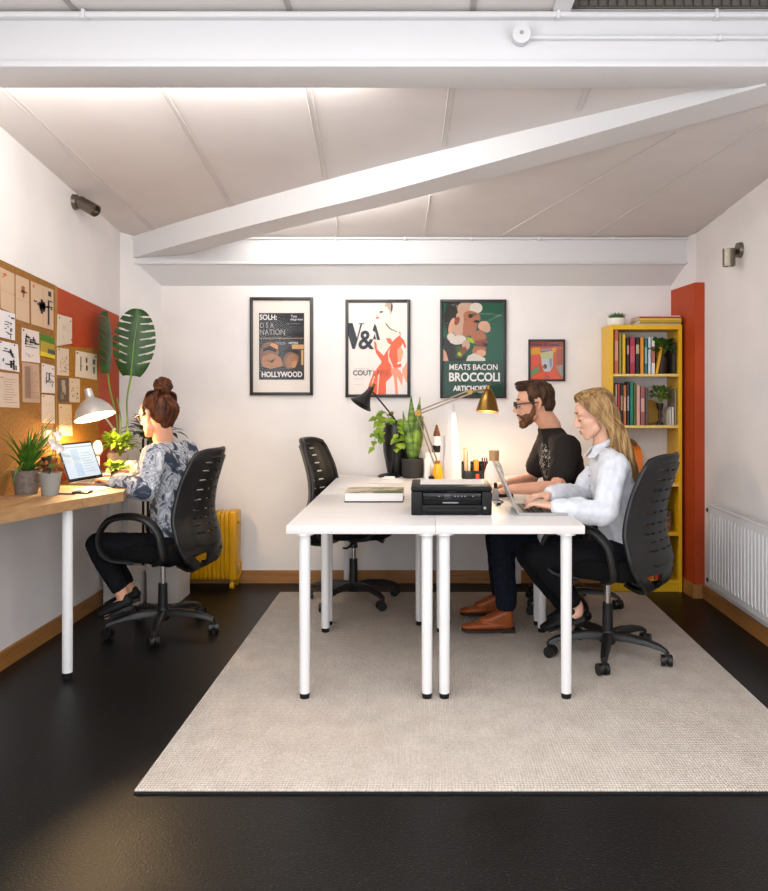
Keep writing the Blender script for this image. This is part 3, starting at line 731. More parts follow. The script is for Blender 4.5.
    path = [surf(j, -1) for j in range(12, NV + 1)] + [surf(NV, -1 + .125 * k) for k in range(1, 16)] + [surf(j, 1) for j in range(NV, 11, -1)]
    m.tube(path, .013, 8); link('backrest_rim', m, M_black, bk, 50, False)
    # arm loops
    for s in (-1, 1):
        y = .262 * s
        p = bez([(.05, .22 * s, .408), (.16, y * .98, .428), (.21, y, .49), (.205, y, .57), (.15, y, .632), (.05, y, .650), (-.04, y, .632), (-.105, y, .57), (-.125, y, .49), (-.125, y * .97, .43), (-.06, .21 * s, .402)], 6)
        n = len(p); rad = [.017 + .006 * math.sin(PI * i / (n - 1)) for i in range(n)]
        m = MB(); m.tube(p, rad, 10, flat=(.75, 1.25)); link('armrest', m, M_black, t, 50, False)
    return t
ch1 = make_chair('office_chair', 'black office chair under the woman in the white shirt, nearest right', 'black mesh-back office chairs')
def put(o, x, y, deg, label):
    o.location = (x, y, .0135 if (-.93 < x < 1.3) else .001); o.rotation_euler = (0, 0, math.radians(deg)); o['label'] = label; return o
chairs = [(.865, 3.83, 146, 'black office chair under the woman in the white shirt at the white desks'),
          (-1.41, 4.27, 172, 'black office chair under the woman in the patterned blouse by the wooden wall desk'),
          (-.445, 4.84, -12, 'empty black office chair at the far left side of the white desks'),
          (.83, 4.68, 172, 'black office chair under the bearded man, mostly hidden behind the white-shirted woman')]
allc = [ch1] + [copy_tree(ch1) for _ in chairs[1:]]
for o, c in zip(allc, chairs): put(o, *c)

# ================================================================== white desks
def make_desk(x0, x1, y0, y1, legs, label):
    t = thing('desk', label, 'desk', ((x0 + x1) / 2, (y0 + y1) / 2, .0135), 0, 'white desks pushed together')
    m = MB(); m.box((x0, y0, .696), (x1, y1, .73), .0018); link('tabletop', m, M_desk, t)
    for x, y in legs:
        m = MB(); m.cyl((x, y, .035), (x, y, .69), .0215, .0235, 24); m.cyl((x, y, .688), (x, y, .697), .04, seg=20); l = link('leg', m, M_leg, t)
        m = MB(); m.cyl((x, y, .0135), (x, y, .036), .019, .0215, 20); link('foot_cap', m, M_blackm, l)
    return t
make_desk(-.5755, .0335, 3.265, 4.265, [(-.505, 3.305), (.0, 3.305), (-.535, 4.215), (.0, 4.215)], 'white desk at the front left, holding the thick book')
make_desk(.0345, .645, 3.265, 4.265, [(.072, 3.305), (.575, 3.305), (.072, 4.215), (.605, 4.215)], 'white desk at the front right, holding the open silver laptop')
make_desk(-.5755, .0335, 4.275, 5.275, [(-.535, 4.345), (-.04, 4.345), (-.52, 5.2), (-.04, 5.2)], 'white desk at the far left, in front of the empty chair')
make_desk(.0345, .645, 4.275, 5.275, [(.08, 4.345), (.60, 4.345), (.08, 5.2), (.59, 5.2)], 'white desk at the far right, where the bearded man sits')
TZ = .7305

# ================================================================== wooden desk along the left wall
M_oak = wood_mat('pale_oak_top', 'b08a60', '9a744c', 'Y', 3.5, .45)
def walldesk(poly, legs, label):
    c = sum((V((x, y, 0)) for x, y in poly), V()) / len(poly)
    t = thing('wall_desk', label, 'desk', c, 0)
    m = MB(); m.prism([(x, y, .755) for x, y in poly], (0, 0, .045)); link('tabletop', m, M_oak, t, 0)
    for x, y, z0 in legs:
        m = MB(); m.cyl((x, y, .03), (x, y, .755), .0225, seg=24); l = link('leg', m, M_leg, t)
        m = MB(); m.cyl((x, y, 0.0005), (x, y, .031), .02, .0225, 20); link('foot_cap', m, M_blackm, l)
    return t
walldesk([(WX, 2.9), (-1.76, 2.9), (-1.545, 3.588), (WX, 3.588)], [(-1.6, 3.56, 0), (-1.92, 3.52, 0)], 'pale wooden wall desk nearest the viewer with the two potted plants and white leg')
walldesk([(WX, 3.592), (-1.544, 3.592), (-1.45, 3.82), (-1.50, 4.0), (-1.52, 4.93), (WX, 4.93)], [(-1.78, 4.72, 0), (-1.90, 4.82, 0)], 'pale wooden wall desk under the laptop and aluminium lamp')
LZ = .8005

# ================================================================== plants
def pot(prof, c, m_, parent, name='pot', soil=None):
    b = MB(); b.lathe(prof, c, 32); o = link(name, b, m_, parent, 50)
    if soil: 
        r, z = soil; b = MB(); b.lathe([(0, z), (r, z)], c, 24); link('soil', b, M_soil, parent)
    return o
def potprof(rb, rt, h, th=.006): return [(0, 0), (rb, 0), (rt, h), (rt - th, h), (rb - th, th * 2), (0, th * 2)]
def bush(parent, c, n, R, size, m_, up=.5, seed=1, stems=True, name='foliage', sq=1., wr=.55, droop=.7):
    rr = random.Random(seed); b = MB(); st = MB(); c = V(c)
    for _ in range(n):
        a = rr.uniform(0, 2 * PI); e = rr.uniform(-.35, 1.0)
        d = V((math.cos(a), math.sin(a), e * up * 2)).normalized()
        r = R * rr.uniform(.35, 1.0); p = c + V((d.x * r, d.y * r, d.z * r * sq + R * .25))
        ld = (d + V((rr.uniform(-.5, .5), rr.uniform(-.5, .5), rr.uniform(-.2, .5)))).normalized()
        L = size * rr.uniform(.7, 1.2)
        b.leaf(p, ld, L, L * wr, droop, 4, .2)
        if stems: st.tube([c + V((0, 0, -R * .55)), c.lerp(p, .55) + V((0, 0, R * .1)), p], [.0022, .0018, .0012], 5)
    o = link(name, b, m_, parent, 0)
    for f in o.data.polygons: f.use_smooth = True
    if stems: link('stems', st, M_stem, parent, 60)
    return o

# -- spiky plant in concrete pot
c = V((-1.872, 3.74, LZ)); t = thing('potted_plant', 'spiky green spider plant in a speckled concrete pot on the wooden desk', 'potted plant', c)
pot(potprof(.048, .066, .112), c, mat('concrete', '7d746c', .85, 0, .2, '6a625b', 60., bump=.2), t, soil=(.058, .1))
b = MB(); rr = random.Random(3)
for k in range(70):
    a = 2 * PI * k / 70 * 5.03; e = rr.uniform(.35, 2.6); d = V((math.cos(a), math.sin(a), e)).normalized()
    if c.x + d.x * .2 < WX + .02: d.x = abs(d.x) * .4
    b.leaf(c + V((d.x * .015, d.y * .015, .1)), d, rr.uniform(.19, .32), rr.uniform(.014, .021), rr.uniform(.5, 1.25), 6, .3, shape=.3)
for v in b.bm.verts: v.co.x = max(v.co.x, WX + .012)
link('foliage', b, mat('spider_green', '5f8a2c', .4, 0, .4, '3a6a22', 20.), t, 0)
# -- grey pot with dark plant and white orchid
c = V((-1.738, 3.69, LZ)); t = thing('potted_plant', 'small grey pot with a dark leafy plant and white orchid bloom', 'potted plant', c)
pot(potprof(.036, .05, .105), c, mat('grey_pot', '8a8a84', .6, bump=.1), t, soil=(.043, .095))
bush(t, c + V((0, 0, .125)), 26, .04, .035, mat('dark_purple_leaf', '2a1f1a', .5), seed=5, wr=.7)
st = bez([c + V((0, 0, .1)), c + V((.0, .01, .17)), c + V((.02, .02, .24)), c + V((.035, .02, .275))], 6)
b = MB(); b.tube(st, .002, 6); link('flower_stem', b, M_stem, t)
b = MB(); rr = random.Random(9)
for q in (c + V((.036, .015, .275)), c + V((.022, .0, .235)), c + V((.04, .02, .215))):
    for k in range(5):
        a = 2 * PI * k / 5 + rr.random(); b.leaf(q, (math.cos(a) * .8, -.5, math.sin(a)), .032, .028, .1, 3, .15, up=(0, -1, 0))
link('blossom', b, mat('orchid_white', 'e8e2dc', .6), t, 0)
# -- red folded card
b = MB(); p0 = V((-1.9, 4.02, LZ)); b.prism([p0, p0 + V((.0, .12, 0)), p0 + V((-.03, .12, .13)), p0 + V((-.03, 0, .13))], (.012, 0, .003))
solo('greeting_card', b, mat('red_card', '9c2019', .6), 'red card leaning against the cork board behind the grey pot', 'card', p0, smooth=0)

# -- monstera
def monstera_leaf(b, base, mid, nrm, L, W):
    mid = V(mid).normalized(); nrm = V(nrm); side = mid.cross(nrm).normalized(); nrm = side.cross(mid).normalized(); base = V(base)
    NA, NS = 96, 22
    cuts = [.17, .29, .41, .53, .65, .77, .88]
    def pt(a, s):
        q = abs(s); w = math.sqrt(max(0, 1 - ((a - .40) / .615) ** 2)) if a > .40 else math.sqrt(max(0, 1 - ((a - .40) / .435) ** 2))
        y = a + .15 * q ** 1.3 * (1 - a) - .16 * q ** 1.5 * max(0, 1 - a / .32) ** 1.5
        return base + mid * (y * L) + side * (s * w * W * .5) + nrm * (-.10 * L * a * a - .10 * W * q ** 1.6)
    g = [[b.bm.verts.new(pt(i / NA, -1 + 2 * j / NS)) for j in range(NS + 1)] for i in range(NA + 1)]
    for i in range(NA):
        a = (i + .5) / NA
        for j in range(NS):
            q = abs(-1 + 2 * (j + .5) / NS)
            if q > .30 and any(abs(a - c) < .008 + .016 * (q - .3) for c in cuts): continue
            b.bm.faces.new((g[i][j], g[i][j+1], g[i+1][j+1], g[i+1][j]))
    bmesh.ops.delete(b.bm, geom=[v for v in b.bm.verts if not v.link_faces], context='VERTS')
c = P(118, 480, 4.66); c.z = LZ
t = thing('monstera_plant', 'tall monstera with split leaves in a white patterned pot on the wooden desk', 'potted plant', c)
pot(potprof(.048, .062, .125), c, mat('patterned_pot', 'd8cfc4', .5, 0, .4, '6a2f2a', 30., 1., .56, .6), t, soil=(.054, .11))
b = MB()
lb1 = P(151, 384, 4.70) - V((.06, 0, 0)); lb1 = P(131, 376, 4.7)
monstera_leaf(b, lb1, (.08, .0, 1), (.25, -.95, .1), .40, .24)
o = link('leaf', b, M_mons, t, 0); so = o.modifiers.new('s', 'SOLIDIFY'); so.thickness = .002
b = MB(); lb2 = P(109, 374, 4.70); monstera_leaf(b, lb2, (.05, .1, 1), (.985, .10, .0), .37, .26)
o = link('leaf', b, M_mons, t, 0); so = o.modifiers.new('s', 'SOLIDIFY'); so.thickness = .002
b = MB(); b.tube(bez([c + V((0.01, 0, .1)), P(127, 430, 4.68), P(127, 400, 4.7), lb1 + V((0, .012, .02))], 6), [.0055] * 19, 7)
b.tube(bez([c + V((-.01, 0, .1)), P(117, 420, 4.70), P(110, 390, 4.70), lb2 + V((-.012, .01, .02))], 6), [.005] * 19, 7)
b.tube(bez([c + V((0, .01, .1)), P(121, 425, 4.7), P(119, 408, 4.72), P(117, 398, 4.72)], 6), [.004] * 18 + [.002], 6)
link('stems', b, mat('monstera_stem', '6f8f2e', .5), t, 60)
b = MB(); b.tube([lb1 + V((0, -.004, 0)), lb1 + V((.02, -.006, .2)), lb1 + V((.036, .02, .36))], [.004, .003, .001], 6); link('midrib', b, mat('midrib', '6f8f3e', .5), t, 60)
# -- bushy lime plant in front of monstera
c = P(120, 447, 4.52); c.z = LZ
t = thing('potted_plant', 'bushy lime green plant lit by the desk lamp in front of the monstera pot', 'potted plant', c)
pot(potprof(.03, .04, .085), c, mat('cream_pot', 'd9cbb8', .5), t, soil=(.034, .075))
bush(t, c + V((0, 0, .16)), 130, .085, .048, M_lime, seed=12, wr=.7, sq=.8)
c = P(116, 470, 4.36); c.z = LZ
t = thing('potted_plant', 'low green trailing plant on the wooden desk behind the laptop', 'potted plant', c)
pot(potprof(.022, .028, .04), c, mat('dark_pot', '2a2422', .5), t)
bush(t, c + V((0, 0, .05)), 80, .06, .036, M_lime, seed=13, wr=.8, sq=.6)
# -- mug
c = P(130, 480, 4.5); c.z = LZ
t = thing('mug', 'plain white mug beside the low green plant, near the woman', 'mug', c)
b = MB(); b.lathe([(0, 0), (.034, 0), (.038, .01), (.038, .088), (.034, .088), (.033, .012), (0, .012)], c, 28); link('mug_body', b, M_white, t)
b = MB(); b.tube(bez([c + V((.036, 0, .07)), c + V((.058, 0, .066)), c + V((.058, 0, .03)), c + V((.036, 0, .022))], 6), .005, 8); link('handle', b, M_white, t)
# -- plant on a black stand in the corner behind the woman
c = V((-1.7, 4.98, 0)); t = thing('plant_stand', 'black plant stand with leafy plant in the corner behind the woman in the patterned blouse', 'plant', c)
b = MB()
for k in range(3):
    a = 2 * PI * k / 3 + .5; u = V((math.cos(a), math.sin(a), 0)) * .1
    b.cyl(c + u + V((0, 0, .001)), c + u + V((0, 0, .98)), .008, seg=8)
b.lathe([(.1, .78), (.108, .78), (.108, .795), (.1, .795), (.1, .78)], c, 24); b.lathe([(0, .78), (.1, .78), (.1, .785), (0, .785)], c, 24)
link('stand_frame', b, M_blackm, t, 40)
c2 = c + V((0, 0, .79)); pot(potprof(.06, .085, .13), c2, M_blackm, t, soil=(.075, .12))
bush(t, c2 + V((0, 0, .2)), 60, .13, .085, M_dark, seed=15, wr=.6)

# -- snake plant
c = P(412.5, 477, 5.1); c.z = TZ
t = thing('snake_plant', 'upright snake plant in a dark round pot behind the printer', 'potted plant', c)
pot([(0, 0), (.06, 0), (.068, .02), (.07, .12), (.064, .122), (.062, .02), (0, .015)], c, mat('charcoal_pot', '2b2725', .7), t, soil=(.06, .11))
b = MB()
for px, py, rot, w, L in ((403, 411, -.5, .035, .31), (411, 395, .1, .05, .41), (420, 397, .35, .045, .42), (416, 415, .3, .06, .29), (407, 420, -.2, .045, .28), (423, 416, .8, .04, .29)):
    tip = P(px, py, 5.1 + rot * .03); bs = c + V((.02 * rot, .02 * math.sin(px), .10)); n = 8; rows = []
    nr = V((.3 * rot, -1, 0)).normalized(); d = (tip - bs); sd = d.cross(nr).normalized()
    for i in range(n + 1):
        f = i / n; p = bs + d * f + nr * (.015 * math.sin(f * PI)); hw = w * .5 * (.75 + .35 * math.sin(PI * f)) * (1 - max(0, f - .55) ** 1.6 / .45 ** 1.6 * .97)
        rows.append([b.bm.verts.new(p + sd * hw - nr * hw * .35), b.bm.verts.new(p), b.bm.verts.new(p - sd * hw - nr * hw * .35)])
    for a, e in zip(rows, rows[1:]):
        for k in (0, 1): b.bm.faces.new((a[k], a[k+1], e[k+1], e[k]))
o = link('foliage', b, mat('snake_leaf', '7d9a3a', .4, 0, .4, '3c5a22', 9., 2., .38, .6, stretch=(1, 1, 3)), t, 0); so = o.modifiers.new('s', 'SOLIDIFY'); so.thickness = .003
for f in o.data.polygons: f.use_smooth = True
# -- tall black vase with trailing vine
c = P(396.5, 474, 5.215); c.z = TZ
t = thing('tall_vase', 'tall black vase with trailing lime vine at the back of the white desks', 'potted plant', c)
b = MB(); b.lathe([(0, 0), (.054, 0), (.068, .06), (.086, .16), (.09, .24), (.086, .31), (.077, .345), (.068, .345), (.076, .3), (.076, .16), (.04, .03), (0, .03)], c, 32); link('vase', b, mat('black_glaze', '0e0d0d', .35), t, 60)
b = MB(); rr = random.Random(21); st = MB()
vines = [[P(393, 424, 5.2), P(383, 417, 5.13), P(377, 427, 5.11), P(374, 447, 5.11)], [P(394, 424, 5.2), P(386, 418, 5.12), P(382, 430, 5.1), P(384, 440, 5.1)], [P(397, 424, 5.2), P(397, 420, 5.12), P(398, 432, 5.09), P(396, 449, 5.1)], [P(399, 424, 5.2), P(403, 421, 5.14), P(405, 434, 5.12), P(402, 446, 5.11)], [P(392, 424, 5.2), P(385, 412, 5.15), P(378, 415, 5.13), P(376, 420, 5.12)]]
for vn in vines:
    pth = bez(vn, 7); st.tube(pth, .0022, 5)
    for i in range(3, len(pth), 2):
        a = rr.uniform(-.9, .9); b.leaf(pth[i], (math.sin(a * 1.6), -.55, -.45 + rr.uniform(-.3, .5)), rr.uniform(.045, .062), rr.uniform(.036, .05), .6, 4, .18, up=(0, -.6, 1))
o = link('foliage', b, M_lime, t, 0)
for f in o.data.polygons: f.use_smooth = True
link('vine_stems', st, M_stem, t, 60)

# ================================================================== lamps
def bulb(name, loc, watt, col, size, parent):
    l = bpy.data.lights.new(name, 'POINT'); l.energy = watt; l.color = col; l.shadow_soft_size = size
    o = bpy.data.objects.new(name, l); COL.objects.link(o); o.location = loc; return o
M_bulb = mat('lit_bulb', 'ffe2b0', .3, emit='ffd89a', estr=8.)
def align(z):
    z = V(z).normalized(); return z.to_track_quat('Z', 'Y').to_matrix().to_4x4()
def shade(parent, apex, axis, prof, m_, name='lamp_shade', thick=.0015):
    """axis points from the neck out through the opening"""
    R = align(axis); b = MB(); out = prof; inn = [(r - thick if r > thick else 0, z) for r, z in prof]
    b.lathe(out + inn[::-1], (0, 0, 0), 32, R)
    for v in b.bm.verts: v.co += V(apex)
    return link(name, b, m_, parent, 60)
# aluminium lamp on the wooden desk
base = V((-1.845, 4.62, LZ)); head = P(90, 398, 4.24); ax = V((.32, -.12, -1)).normalized()
t = thing('desk_lamp', 'lit aluminium dome desk lamp on the wooden desk in front of the boards', 'desk lamp', base)
b = MB(); b.lathe([(0, 0), (.07, 0), (.075, .006), (.07, .016), (.015, .022), (.012, .04), (0, .04)], base, 28); link('base', b, M_alu, t)
el = V((-1.80, 4.60, 1.06)); el2 = None
b = MB(); b.cyl(base + V((0, 0, .03)), el, .006, seg=10); b.cyl(el, head - ax * .02 , .006, seg=10); b.sph(el, .012, sub=2); link('arm', b, M_alu, t, 40)
shade(t, head, ax, [(.0, -.05), (.019, -.05), (.021, -.02), (.023, .0), (.03, .006), (.055, .022), (.085, .055), (.103, .098), (.105, .106)], M_alu)
b = MB(); b.sph(head + ax * .05, .026, sub=3); link('bulb', b, M_bulb, t)
bulb('wall_desk_lamp_light', head + ax * .085, 15., (1., .68, .34), .05, None)
# white globe beside the laptop
c = V((-1.832, 4.45, LZ)); t = thing('egg_ornament', 'glossy white egg-shaped ornament standing behind the laptop', 'ornament', c)
b = MB(); b.lathe([(0, 0), (.03, 0), (.034, .01), (.012, .03), (.01, .12), (0, .12)], c, 24); link('stem', b, M_white, t)
b = MB(); b.lathe([(0, .12), (.016, .125), (.026, .145), (.028, .165), (.021, .19), (.009, .205), (0, .208)], c, 28); link('egg', b, M_white, t, 60)
# black lamp
base = P(390, 474, 5.14); base.z = TZ; base.x = P(389, 470, 5.14).x
t = thing('desk_lamp', 'black articulated desk lamp with flared shade in front of the tall black vase', 'desk lamp', base)
b = MB(); b.lathe([(0, 0), (.07, 0), (.072, .008), (.06, .018), (.02, .024), (0, .024)], base, 28); link('base', b, M_black, t)
e1 = P(391, 414, 5.10); head = P(371, 390, 5.04)
b = MB(); b.cyl(base + V((.012, 0, .02)), P(398, 427, 5.12), .006, seg=10); b.cyl(P(402, 431, 5.12), e1, .0065, seg=10); b.cyl(e1, head, .0055, seg=10); b.sph(e1, .014, sub=2); link('arm', b, M_black, t, 40)
b = MB(); b.sph(e1 + V((.006, -.014, .006)), .012, sub=2); link('joint_knob', b, M_brass, t)
ax = V((-.50, -.25, -.82)).normalized(); hp = P(369, 392, 5.03)
shade(t, hp, ax, [(0, -.035), (.016, -.034), (.02, -.005), (.026, .02), (.036, .045), (.055, .075), (.074, .098)], M_black)
b = MB(); b.cyl(hp - ax * .03, hp - ax * .062, .014, .011, 16); link('socket', b, M_brass, t)
b = MB(); b.sph(hp + ax * .05, .022, sub=3); link('bulb', b, M_white, t)
# brass lamp with long twin rods
base = P(437, 475, 5.1); base.z = TZ
t = thing('desk_lamp', 'long-armed brass desk lamp with lit bell shade reaching over the white desks', 'desk lamp', base)
b = MB(); b.lathe([(0, 0), (.06, 0), (.062, .01), (.05, .02), (.012, .026), (.012, .07), (0, .07)], base, 28); link('base', b, M_brass, t)
kn = P(418, 413, 5.0); wrist = P(470, 392, 4.88); M_rod = mat('lamp_rod', 'a59684', .35, .7)
b = MB(); lo = base + V((0, 0, .07))
for o in (V((.012, 0, .004)), V((-.010, 0, -.004))):
    b.cyl(lo + o, kn + o, .0045, seg=8); b.cyl(kn + V((0, 0, o.x)), wrist + V((0, 0, o.x)), .0045, seg=8)
link('arm', b, M_rod, t, 40)
b = MB(); b.cyl(kn + V((0, -.016, 0)), kn + V((0, .016, 0)), .02, seg=16); b.cyl(wrist + V((0, -.014, 0)), wrist + V((0, .014, 0)), .015, seg=16); b.cyl(lo + V((0, -.014, 0)), lo + V((0, .014, 0)), .015, seg=16); link('joint', b, M_brass, t, 40)
hp = P(488.5, 390, 4.86); ax = V((-.06, -.12, -1)).normalized()
b = MB(); b.cyl(wrist, hp + V((0, 0, .005)), .006, seg=8); b.cyl(hp + V((0, 0, .03)), hp + V((0, 0, -.012)), .012, .018, 16); link('shade_bracket', b, M_brass, t, 40)
shade(t, hp, ax, [(0, -.004), (.02, -.002), (.03, .012), (.045, .045), (.058, .085), (.066, .115), (.071, .132)], M_brass)
b = MB(); b.sph(hp + ax * .075, .024, sub=3); link('bulb', b, M_bulb, t)
bulb('brass_lamp_light', hp + ax * .115, 6.5, (1., .76, .5), .022, None)

# wall spotlights (switched off)
def spot(px, label, c0, axis, wallx, L, r, disc):
    sx = 1 if wallx < 0 else -1
    w = V((wallx, disc.y, disc.z)); t = thing('wall_spotlight', label, 'wall light', w)
    b = MB(); b.cyl(w, w + V((.022 * sx, 0, 0)), .044, .040, 28); link('wall_plate', b, M_steel, t)
    b = MB(); b.tube(bez([w + V((.02 * sx, 0, 0)), w.lerp(c0, .6), c0], 5), .011, 10); link('bracket', b, M_steel, t, 60)
    a = V(axis).normalized(); b = MB(); R = align(a)
    b.lathe([(0, -L / 2), (r, -L / 2), (r, L / 2), (r - .005, L / 2), (r - .008, L / 2 - .02), (0, L / 2 - .02)], (0, 0, 0), 28, R)
    for v in b.bm.verts: v.co += c0
    link('lamp_head', b, M_steel, t)
sd = WL(74, 202, LX); spot(0, 'steel spotlight tilted sideways high on the left wall above the boards', P(88, 206.5, sd.y - .02), (.75, -.25, -.42), LX, .12, .035, sd)
dw = RX * F / (741 - CX); wd = V((RX, dw, EYE - (250 - CY) * dw / F)); spot(0, 'upright steel cylinder spotlight high on the right wall above the radiator', P(729, 257.5, dw - .02), (0, 0, -1), RX, .095, .034, wd)
# ================================================================== things on the white desks
def on(px, d, z=TZ): return V(((px - CX) * d / F, d, z))
# printer
x0, x1, y0, y1 = -.07, .287, 3.53, 3.84
t = thing('printer', 'black inkjet printer with paper on top at the front of the white desks', 'printer', ((x0 + x1) / 2, (y0 + y1) / 2, TZ))
M_pr = mat('printer_black', '0c0c0d', .5, 0, .25); M_pr2 = mat('printer_gloss', '08080a', .2, 0, .35)
b = MB(); b.box((x0, y0 + .012, TZ), (x1, y1, TZ + .045), .006); b.box((x0, y0 + .03, TZ + .04), (x1, y1, TZ + .105), .004); b.box((x0, y0 + .006, TZ), (x0 + .05, y0 + .05, TZ + .105), .006); b.box((x1 - .045, y0 + .006, TZ), (x1, y0 + .05, TZ + .105), .006)
link('body', b, M_pr, t)
b = MB(); b.box((x0 - .001, y0 + .004, TZ + .106), (x1 + .001, y1, TZ + .127), .006); b.box((x0 + .16, y0 - .002, TZ + .101), (x0 + .20, y0 + .01, TZ + .108), .002); link('scanner_lid', b, M_pr, t)
b = MB(); b.box((x0 + .053, y0 - .001, TZ + .068), (x1 - .048, y0 + .031, TZ + .1), .004); cp = link('control_panel', b, M_pr2, t)
b = MB(); b.box((x0 + .145, y0 - .0025, TZ + .074), (x0 + .178, y0 + .001, TZ + .095), .001); link('screen', b, mat('lcd', '23282f', .1), cp)
b = MB()
for x in (.12, .19, .205, .22, .235, .27): b.box((x0 + x, y0 - .0022, TZ + .082), (x0 + x + .006, y0 + .001, TZ + .088), .001)
link('button', b, mat('panel_mark', '6d7078', .5), cp)
b = MB(); b.box((x0 + .053, y0 + .02, TZ + .03), (x1 - .048, y0 + .1, TZ + .034)); b.box((x0 + .07, y0 - .002, TZ + .012), (x1 - .065, y0 + .02, TZ + .032), .003); link('output_tray', b, M_pr, t)
b = MB(); b.box((x0 + .14, y0 + .028, TZ + .05), (x0 + .21, y0 + .0305, TZ + .056)); b.box((x1 - .036, y0 + .0045, TZ + .028), (x1 - .026, y0 + .0065, TZ + .038)); link('label_mark', b, mat('label_grey', 'a2a4a8', .6), t)
zt = TZ + .1275
b = MB(); b.box((x0 + .04, y0 + .09, zt), (x1 - .03, y1 - .02, zt + .002)); 
solo('paper_stack', b, M_paper, 'loose white papers lying on top of the black printer', 'paper', (.1, 3.7, zt), smooth=0)  # pale sheet stands in for the light reflected on the lid
# thick book
x0, x1, y0, y1 = -.408, -.118, 3.95, 4.16
t = thing('coffee_table_book', 'thick white book with a green and brown cover near the black printer', 'book', ((x0 + x1) / 2, (y0 + y1) / 2, TZ))
b = MB(); b.box((x0 + .003, y0 + .003, TZ + .006), (x1 - .003, y1 - .003, TZ + .046)); link('pages', b, M_paper, t, 0)
b = MB(); b.box((x0, y0, TZ), (x1, y1, TZ + .006), .001); link('back_cover', b, M_blackm, t, 0)
b = MB(); b.box((x0, y0, TZ + .046), (x1, y1, TZ + .05), .001); link('front_cover', b, mat('landscape_cover', 'c4b49c', .4, 0, .4, '4b5a2c', 7., 3., .42, .56), t, 0)
# loose papers
for i, (pts, lab) in enumerate(((((-.50, 4.50), (-.30, 4.44), (-.22, 4.72), (-.42, 4.78)), 'white sheet lying on the desk just behind the thick book'), (((-.36, 4.78), (-.15, 4.76), (-.14, 5.02), (-.36, 5.04)), 'white sheet lying before the black desk lamp base'), (((-.06, 3.95), (.10, 3.93), (.12, 4.2), (-.05, 4.21)), 'white sheet lying on the desk right behind the printer'))):
    b = MB(); b.prism([(x, y, TZ + .0004 + .0005 * i) for x, y in pts], (0, 0, .001)); solo('paper_sheet', b, M_paper, lab, 'paper', (pts[0][0], pts[0][1], TZ), 'loose papers on the white desks', 0)
b = MB(); b.box((-.27, 4.98, TZ + .002), (-.20, 5.02, TZ + .018), .005); b.box((-.285, 4.985, TZ + .002), (-.268, 5.01, TZ + .012), .003)
solo('power_adapter', b, M_white, 'small white adapter in front of the black lamp base', 'adapter', (-.24, 5., TZ))
# silver laptop
def laptop(label, hx0, hy0, hx1, hy1, away, up, depth, z, screen_m, loc_label=None):
    """hinge line from (hx0,hy0) to (hx1,hy1); away = lid lean vector, depth = base vector"""
    a, bq = V((hx0, hy0, z)), V((hx1, hy1, z)); t = thing('laptop', label, 'laptop', (a + bq) / 2 + V(depth) / 2)
    D = V(depth); U = V(up)
    b = MB(); b.prism([a, bq, bq + D, a + D], (0, 0, .013)); bs = link('base', b, M_silver, t, 0)
    e = (bq - a).normalized(); f = D.normalized(); w = (bq - a).length; dl = D.length
    o = a + V((0, 0, .0132))
    b = MB()
    for r in range(5):
        for c in range(12):
            p = o + e * (w * (.07 + .86 * c / 12)) + f * (dl * (.10 + .46 * r / 5)); b.prism([p, p + e * w * .062, p + e * w * .062 + f * dl * .075, p + f * dl * .075], (0, 0, .0012))
    link('keyboard', b, mat('keys', '1b1b1d', .6), bs, 0)
    b = MB(); p = o + e * w * .34 + f * dl * .64; b.prism([p, p + e * w * .32, p + e * w * .32 + f * dl * .28, p + f * dl * .28], (0, 0, .0004)); link('trackpad', b, mat('trackpad', '8c8b8a', .3, .6), bs, 0)
    n = e.cross(U).normalized()
    if n.dot(D) < 0: n = -n
    zz = V((0, 0, .013))
    b = MB(); b.prism([a + zz, bq + zz, bq + zz + U, a + zz + U], -n * .006); ld = link('lid', b, M_silver, t, 0)
    b = MB(); k = n * .0006; i_ = U.normalized()
    q = [a + zz + k, bq + zz + k, bq + zz + U + k, a + zz + U + k]; b.prism(q, n * .0006); link('bezel', b, M_pr2, ld, 0)
    b = MB(); k = n * .0016; q = [a + zz + e * .01 + i_ * .016 + k, bq + zz - e * .01 + i_ * .016 + k, bq + zz + U - e * .01 - i_ * .01 + k, a + zz + U + e * .01 - i_ * .01 + k]; b.prism(q, n * .0003); s = link('screen', b, screen_m, ld, 0)
    return t, ld, q, n
M_scr = mat('lit_screen', '202830', .2, emit='dfe9f6', estr=.44)
lt, ld, q, n = laptop('open silver laptop under the white-shirted woman\'s hands', .405, 3.52, .405, 3.83, 0, (-.088, 0, .205), (.215, 0, 0), TZ, mat('dim_screen', '30353c', .15, emit='aab4be', estr=.25))
b = MB(); b.lathe([(0, 0), (.018, 0), (.018, .0006), (0, .0006)], (0, 0, 0), 20, align(-n)); 
ctr = (q[0] + q[2]) / 2 - n * .0086
for v in b.bm.verts: v.co += ctr
link('lid_emblem', b, mat('emblem', 'cfcfcf', .2, .8), ld, 0)
lt, ld, q, n = laptop('open laptop with a lit pale screen on the wooden wall desk', -1.825, 4.08, -1.765, 4.36, 0, (-.072, .012, .195), (.205, -.044, 0), LZ, M_scr)
b = MB(); e = (q[1] - q[0]); u = (q[3] - q[0])
for u0, v0, u1, v1 in ((.28, .04, .5, .86), ): b.prism([q[0] + e * u0 + u * v0 + n * .0005, q[0] + e * u1 + u * v0 + n * .0005, q[0] + e * u1 + u * v1 + n * .0005, q[0] + e * u0 + u * v1 + n * .0005], n * .0002)
link('screen_column', b, mat('screen_blue', '202830', .2, emit='c3d8ee', estr=.44), ld, 0)
b = MB()
